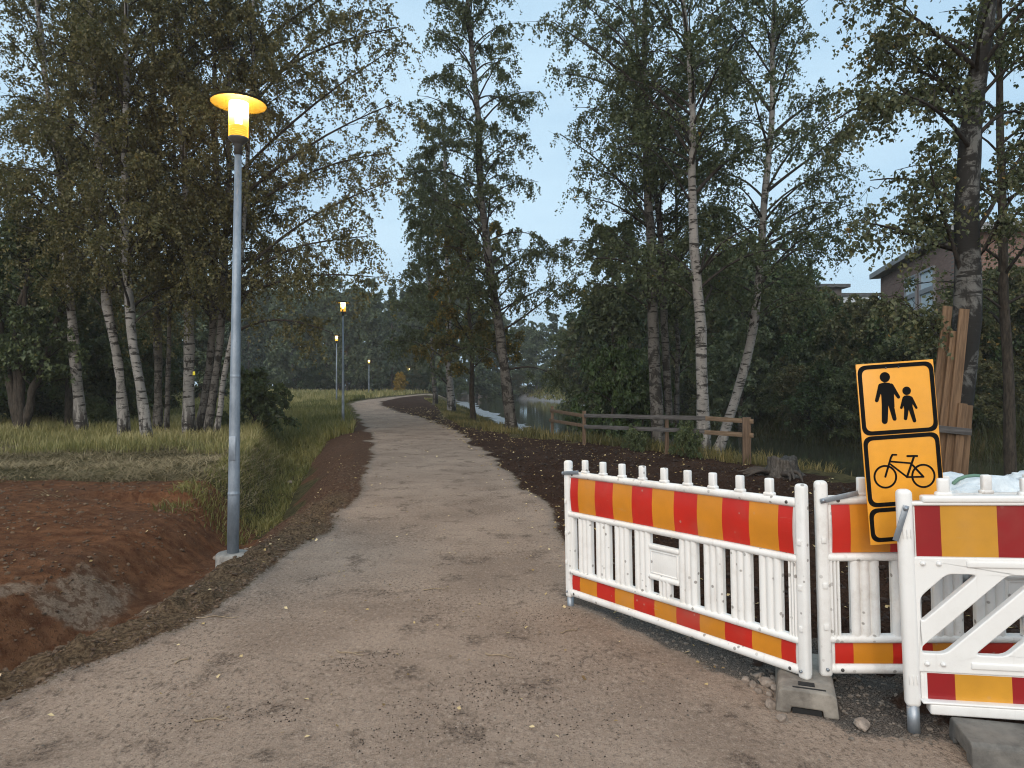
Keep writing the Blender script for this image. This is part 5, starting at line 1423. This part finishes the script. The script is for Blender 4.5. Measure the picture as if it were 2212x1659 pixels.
# ---------------------------------------------------------------- white sacks behind the barriers
def sack(x, y, rx, ry, h, seed, label):
    r_ = np.random.default_rng(seed)
    bm = bmesh.new(); bmesh.ops.create_icosphere(bm, subdivisions=5, radius=1.0); bm.verts.index_update()
    P = np.array([v.co[:] for v in bm.verts]); Fc = np.array([[v.index for v in f.verts] for f in bm.faces]); bm.free()
    sg_ = np.sign(P) * np.abs(P) ** 0.6
    n_ = 1 + 0.20 * (fbm(sg_[:, 0] * 2.5 + seed, sg_[:, 1] * 2.5 + sg_[:, 2] * 2, seed, 4)) + 0.10 * fbm(P[:, 0] * 9, P[:, 1] * 9 + P[:, 2] * 7, seed + 5, 3)
    Q = sg_ * n_[:, None] * np.array([rx, ry, h * 0.5]); Q[:, 2] += h * 0.46
    o = thing('sack', (x, y, H(x, y)), label, 'sack', 'white sacks behind the barriers')
    link('body', mesh_np('body', Q, [Fc]), M['bag'], o)
    a = np.linspace(0, math.pi, 9)
    hp_ = np.stack([np.cos(a) * rx * 0.45, np.zeros(9) - ry * 0.3, h * 0.88 + np.sin(a) * 0.10], -1)
    v_, f_ = tubes(hp_[None], np.full((1, 9), 0.014), 6)
    link('handle', mesh_np('handle', v_, [f_]), M['bag_green'], o)
sack(3.75, 5.9, 0.42, 0.42, 0.86, 3, 'crumpled white sack just right of the orange sign')
sack(4.55, 5.8, 0.45, 0.45, 0.90, 4, 'crumpled white sack at the right edge behind the barrier')

# ---------------------------------------------------------------- stones, twigs
def stone(x, y, s, seed, label, group=None, name='stone', flat=0.7):
    r_ = np.random.default_rng(seed)
    bm = bmesh.new(); bmesh.ops.create_icosphere(bm, subdivisions=2, radius=1.0); bm.verts.index_update()
    P = np.array([v.co[:] for v in bm.verts]); Fc = np.array([[v.index for v in f.verts] for f in bm.faces]); bm.free()
    for _ in range(7):
        d = r_.normal(size=3); d /= np.linalg.norm(d); c = r_.uniform(0.45, 0.8)
        k_ = P @ d; P = P - np.maximum(k_ - c, 0)[:, None] * d * 0.9
    Q = P * s * np.array([r_.uniform(0.8, 1.3), r_.uniform(0.7, 1.0), flat])
    o = link(name, mesh_np(name, Q, [Fc], False), M['stone'])
    o.location = (x, y, H(x, y) + s * flat * 0.45); o.rotation_euler = (0, 0, r_.uniform(0, 6))
    return tag(o, label, 'stone', group)
def gpx(x, y):
    return ground_px(x, y)
gs = 'pale broken stones left of the grey foot block'
for k_, (x, y, s) in enumerate([(1612, 1470, .028), (1638, 1462, .03), (1655, 1478, .042), (1640, 1495, .024), (1678, 1490, .036), (1662, 1503, .025), (1690, 1500, .03), (1625, 1480, .025), (1700, 1478, .032), (1670, 1468, .026)]):
    stone(*gpx(x, y), s, 500 + k_, 'pale broken stone in the heap left of the grey foot block', gs)
stone(*gpx(1664, 1528), 0.05, 520, 'long pale stone lying nearest the front of the grey foot block', None, 'stone', 0.5)
stone(*gpx(1692, 1560), 0.034, 521, 'small upright pale stone at the foot block corner', None, 'stone', 0.8)
stone(*gpx(1865, 1572), 0.045, 522, 'single rounded stone right of the grey foot block')
for k_, (x, y, s) in enumerate([(640, 1010, .07)]):
    stone(-5.45, 17.5, .10, 530, 'pale boulder lying in the green ditch')
for k_ in range(9):
    stone(-3.75 + RG.uniform(-.28, .3), 9.2 + RG.uniform(-.5, .8), RG.uniform(.025, .055), 540 + k_, 'pale stone in the ditch bottom behind the lamp post', 'pale stones in the ditch behind the lamp post')
for k_, (x, y) in enumerate([(440, 1192), (455, 1200), (432, 1185), (470, 1206), (415, 1180)]):
    X_, Y_ = ground_px(x, y); stone(X_ * 1.06, Y_ * 1.06, RG.uniform(.02, .035), 560 + k_, 'small pale stone on the red soil left of the lamp footing', 'small stones left of the lamp footing')

def twig(x, y, ln, a, seed, label):
    r_ = np.random.default_rng(seed)
    X0, Y0 = ground_px(x, y)
    n = 8; t = np.linspace(-0.5, 0.5, n)
    px_ = X0 + np.cos(a) * ln * t + np.sin(t * 9) * 0.012; py_ = Y0 + np.sin(a) * ln * t + np.cos(t * 11) * 0.012
    pz = Hn(px_, py_) + 0.006
    P = np.stack([px_, py_, pz], -1)
    c = P[n // 2].copy()
    v_, f_ = tubes((P - c)[None], np.linspace(0.005, 0.002, n)[None], 5)
    side = np.stack([P[4] - c, P[4] - c + np.array([np.cos(a + .7), np.sin(a + .7), 0.05]) * ln * 0.25])
    v2, f2 = tubes(resample(side, 4)[None], np.linspace(0.003, 0.0015, 4)[None], 5)
    o = link('twig', mesh_np('twig', np.concatenate([v_, v2]), [np.concatenate([f_, f2 + len(v_)])]), M['twig'])
    o.location = c
    tag(o, label, 'twig')
twig(470, 1337, 0.30, 0.15, 1, 'pale forked twig on the path edge below the lamp')
twig(755, 1412, 0.22, -0.4, 2, 'thin forked twig in the middle of the near path')
twig(940, 1274, 0.2, 0.2, 3, 'short twig on the path left of the barrier foot')
twig(395, 1430, 0.13, 1.1, 4, 'short pale stick at the left of the near path')
twig(455, 1556, 0.17, 0.2, 5, 'thin twig near the bottom edge of the path')
twig(1230, 1366, 0.16, 0.5, 6, 'dry twig in front of the spattered barrier')
twig(1080, 1420, 0.2, -0.3, 7, 'dark thin twig right of the path middle')

# ---------------------------------------------------------------- buildings across the river
def uv_wall(name, a, b_, z0, z1, mat, parent, ref):
    """upright wall sheet with thickness from a to b_ (x,y)"""
    a = np.array(a); b_ = np.array(b_)
    d = b_ - a; ln = np.linalg.norm(d); n = np.array([d[1], -d[0]]) / ln
    me = bpy.data.meshes.new(name)
    q_ = [(*(a), z0), (*(b_), z0), (*(b_), z1), (*(a), z1)]
    q2 = [(p[0] - n[0] * 0.3, p[1] - n[1] * 0.3, p[2]) for p in q_]
    me.from_pydata([(p[0] - ref[0], p[1] - ref[1], p[2] - ref[2]) for p in q_ + q2], [], [(0, 1, 2, 3), (7, 6, 5, 4), (0, 3, 7, 4), (1, 5, 6, 2), (3, 2, 6, 7), (0, 4, 5, 1)])
    uv = me.uv_layers.new(name='uv')
    for lp_ in me.loops:
        v = me.vertices[lp_.vertex_index].co
        t = (v.x + ref[0] - a[0]) * d[0] / ln + (v.y + ref[1] - a[1]) * d[1] / ln
        uv.data[lp_.index].uv = (t, v.z)
    return link(name, me, mat, parent)

bA, bB, bC = (21.2, 41.0), (18.6, 30.0), (34.0, 26.5)
zt = 7.7
ref = (18.6, 30.0, 0.0)
bd = thing('brick_building', ref, 'red-brown brick building with tall bright windows across the river', 'building')
uv_wall('wall', bA, bB, -0.6, zt, M['brick'], bd, ref)
uv_wall('wall', bB, bC, -0.6, zt + 0.25, M['brick'], bd, ref)
uv_wall('wall', bC, (37, 38), -0.6, zt, M['brick'], bd, ref)
rv = [(20.85, 41.6, zt + 0.0), (18.15, 29.5, zt + 0.26), (34.4, 25.9, zt + 0.28), (38.5, 39, zt + 0.9)]
me = bpy.data.meshes.new('roof')
me.from_pydata([(p[0] - ref[0], p[1] - ref[1], p[2]) for p in rv] + [(p[0] - ref[0], p[1] - ref[1], p[2] + 0.28) for p in rv], [], [(3, 2, 1, 0), (4, 5, 6, 7), (0, 1, 5, 4), (1, 2, 6, 5), (2, 3, 7, 6), (3, 0, 4, 7)])
link('roof', me, M['fascia'], bd)
# tall windows on the wall that runs back
dA = np.array(bA) - np.array(bB); lA = np.linalg.norm(dA); uA = dA / lA; nA_ = np.array([-uA[1], uA[0]])
def wall_window(t0, t1, z0, z1, rows, cols):
    c = np.array(bB) + uA * (t0 + t1) / 2
    wroot = MB()
    Mx = Matrix(((uA[0], nA_[0], 0, c[0] - ref[0]), (uA[1], nA_[1], 0, c[1] - ref[1]), (0, 0, 1, 0), (0, 0, 0, 1)))
    wd = t1 - t0
    for xx in (-wd / 2, wd / 2): wroot.box((xx, 0.03, (z0 + z1) / 2), (0.10, 0.14, z1 - z0 + 0.1), 0, Mx)
    for zz in (z0, z1): wroot.box((0, 0.03, zz), (wd - 0.1, 0.14, 0.10), 0, Mx)
    for k_ in range(1, rows): wroot.box((0, 0.03, z0 + (z1 - z0) * k_ / rows), (wd - 0.1, 0.13, 0.07 if k_ % 2 else 0.22), 0, Mx)
    for k_ in range(1, cols): wroot.box((-wd / 2 + wd * k_ / cols, 0.03, (z0 + z1) / 2), (0.06, 0.12, z1 - z0 - 0.1), 0, Mx)
    fr = wroot.build('window', M['win_frame'], bd)
    for r in range(rows):
        za, zb = z0 + (z1 - z0) * r / rows + 0.04, z0 + (z1 - z0) * (r + 1) / rows - 0.04
        for k_ in range(cols):
            xa, xb = -wd / 2 + wd * k_ / cols + 0.04, -wd / 2 + wd * (k_ + 1) / cols - 0.04
            MB().box(((xa + xb) / 2, 0.012, (za + zb) / 2), (xb - xa, 0.02, zb - za), 0, Mx).build('pane', M['pane'], fr)
def t_of(x):
    # distance along the wall seen at picture position x
    k_ = (x - 1106) / 1540.0
    return (k_ * bB[1] - bB[0]) / (uA[0] - k_ * uA[1])
for (xa, xb) in ((2020, 1990), (1981, 1958)):
    t0, t1 = t_of(xa), t_of(xb)
    wall_window(min(t0, t1), max(t0, t1), 2.2, 6.9, 5, 1)
wall_window(t_of(1925), t_of(1908), 3.8, 5.2, 1, 2)

# the pair of lower buildings beside it
def slab_house(name, x0, x1, Y, ytop, mat, label, roof_over=0.4, wins=()):
    X0, X1 = (x0 - 1106) / 1540 * Y, (x1 - 1106) / 1540 * Y
    z1 = CAMZ - (ytop - 830) / 1540 * Y
    o = thing(name, (X0, Y, 0), label, 'building')
    MB().box(((X1 - X0) / 2, 4, z1 / 2 - 0.4), (X1 - X0, 8, z1 + 0.8)).build('wall', mat, o)
    MB().box(((X1 - X0) / 2, 4, z1 + 0.12), (X1 - X0 + 2 * roof_over, 8 + 2 * roof_over, 0.26)).build('roof', M['roofing'], o)
    for (wx, wz, ww, wh) in wins:
        f_ = MB().box((wx, -0.01, wz), (ww, 0.1, wh)).build('window', M['win_frame'], o)
        MB().box((wx, -0.07, wz), (ww - 0.14, 0.03, wh - 0.14)).build('pane', M['pane'], f_)
    return o
slab_house('flat_roofed_building', 1700, 1818, 58, 622, M['brown_wall'], 'grey-brown flat-roofed building behind the thicket', 0.5, [(1.2, 6.5, 1.4, 1.2), (3.2, 6.5, 1.4, 1.2)])
slab_house('white_building', 1822, 1895, 62, 640, M['white_wall'], 'pale rendered building between the brick and the flat-roofed one', 0.2, [(1.2, 5.6, 1.2, 1.2)])
# look-alike plants that share a neighbour are told apart by their order
dupl = {}
for o in list(C.objects):
    if o.parent is None and 'label' in o and o.get('category') in ('tree', 'bush'):
        dupl.setdefault(o['label'], []).append(o)
for lab, os_ in dupl.items():
    if len(os_) < 2: continue
    os_.sort(key=lambda o: o.location.x / o.location.y)
    words_ = ['leftmost', 'second from left', 'third from left', 'fourth from left', 'fifth from left', 'sixth from left']
    for k_, o in enumerate(os_):
        if len(os_) == 2: o['label'] = lab + (', left one' if k_ == 0 else ', right one')
        else: o['label'] = lab + ', ' + ('rightmost' if k_ == len(os_) - 1 else words_[min(k_, 5)])

# ---------------------------------------------------------------- thin evening haze
hz = MB().box((0, 0, 24.0), (1030, 1030, 53.0)).build('haze', None)
hm = bpy.data.materials.new('evening_haze'); hm.use_nodes = True
hn = hm.node_tree; hn.nodes.clear()
pv = hn.nodes.new('ShaderNodeVolumePrincipled'); ho = hn.nodes.new('ShaderNodeOutputMaterial')
pv.inputs['Color'].default_value = (0.97, 0.97, 0.97, 1)
pv.inputs['Density'].default_value = 0.0007
hn.links.new(pv.outputs[0], ho.inputs['Volume'])
hz.data.materials.append(hm)
tag(hz, 'thin evening haze hanging over the whole place', 'haze', kind='stuff')
S.cycles.volume_bounces = 0
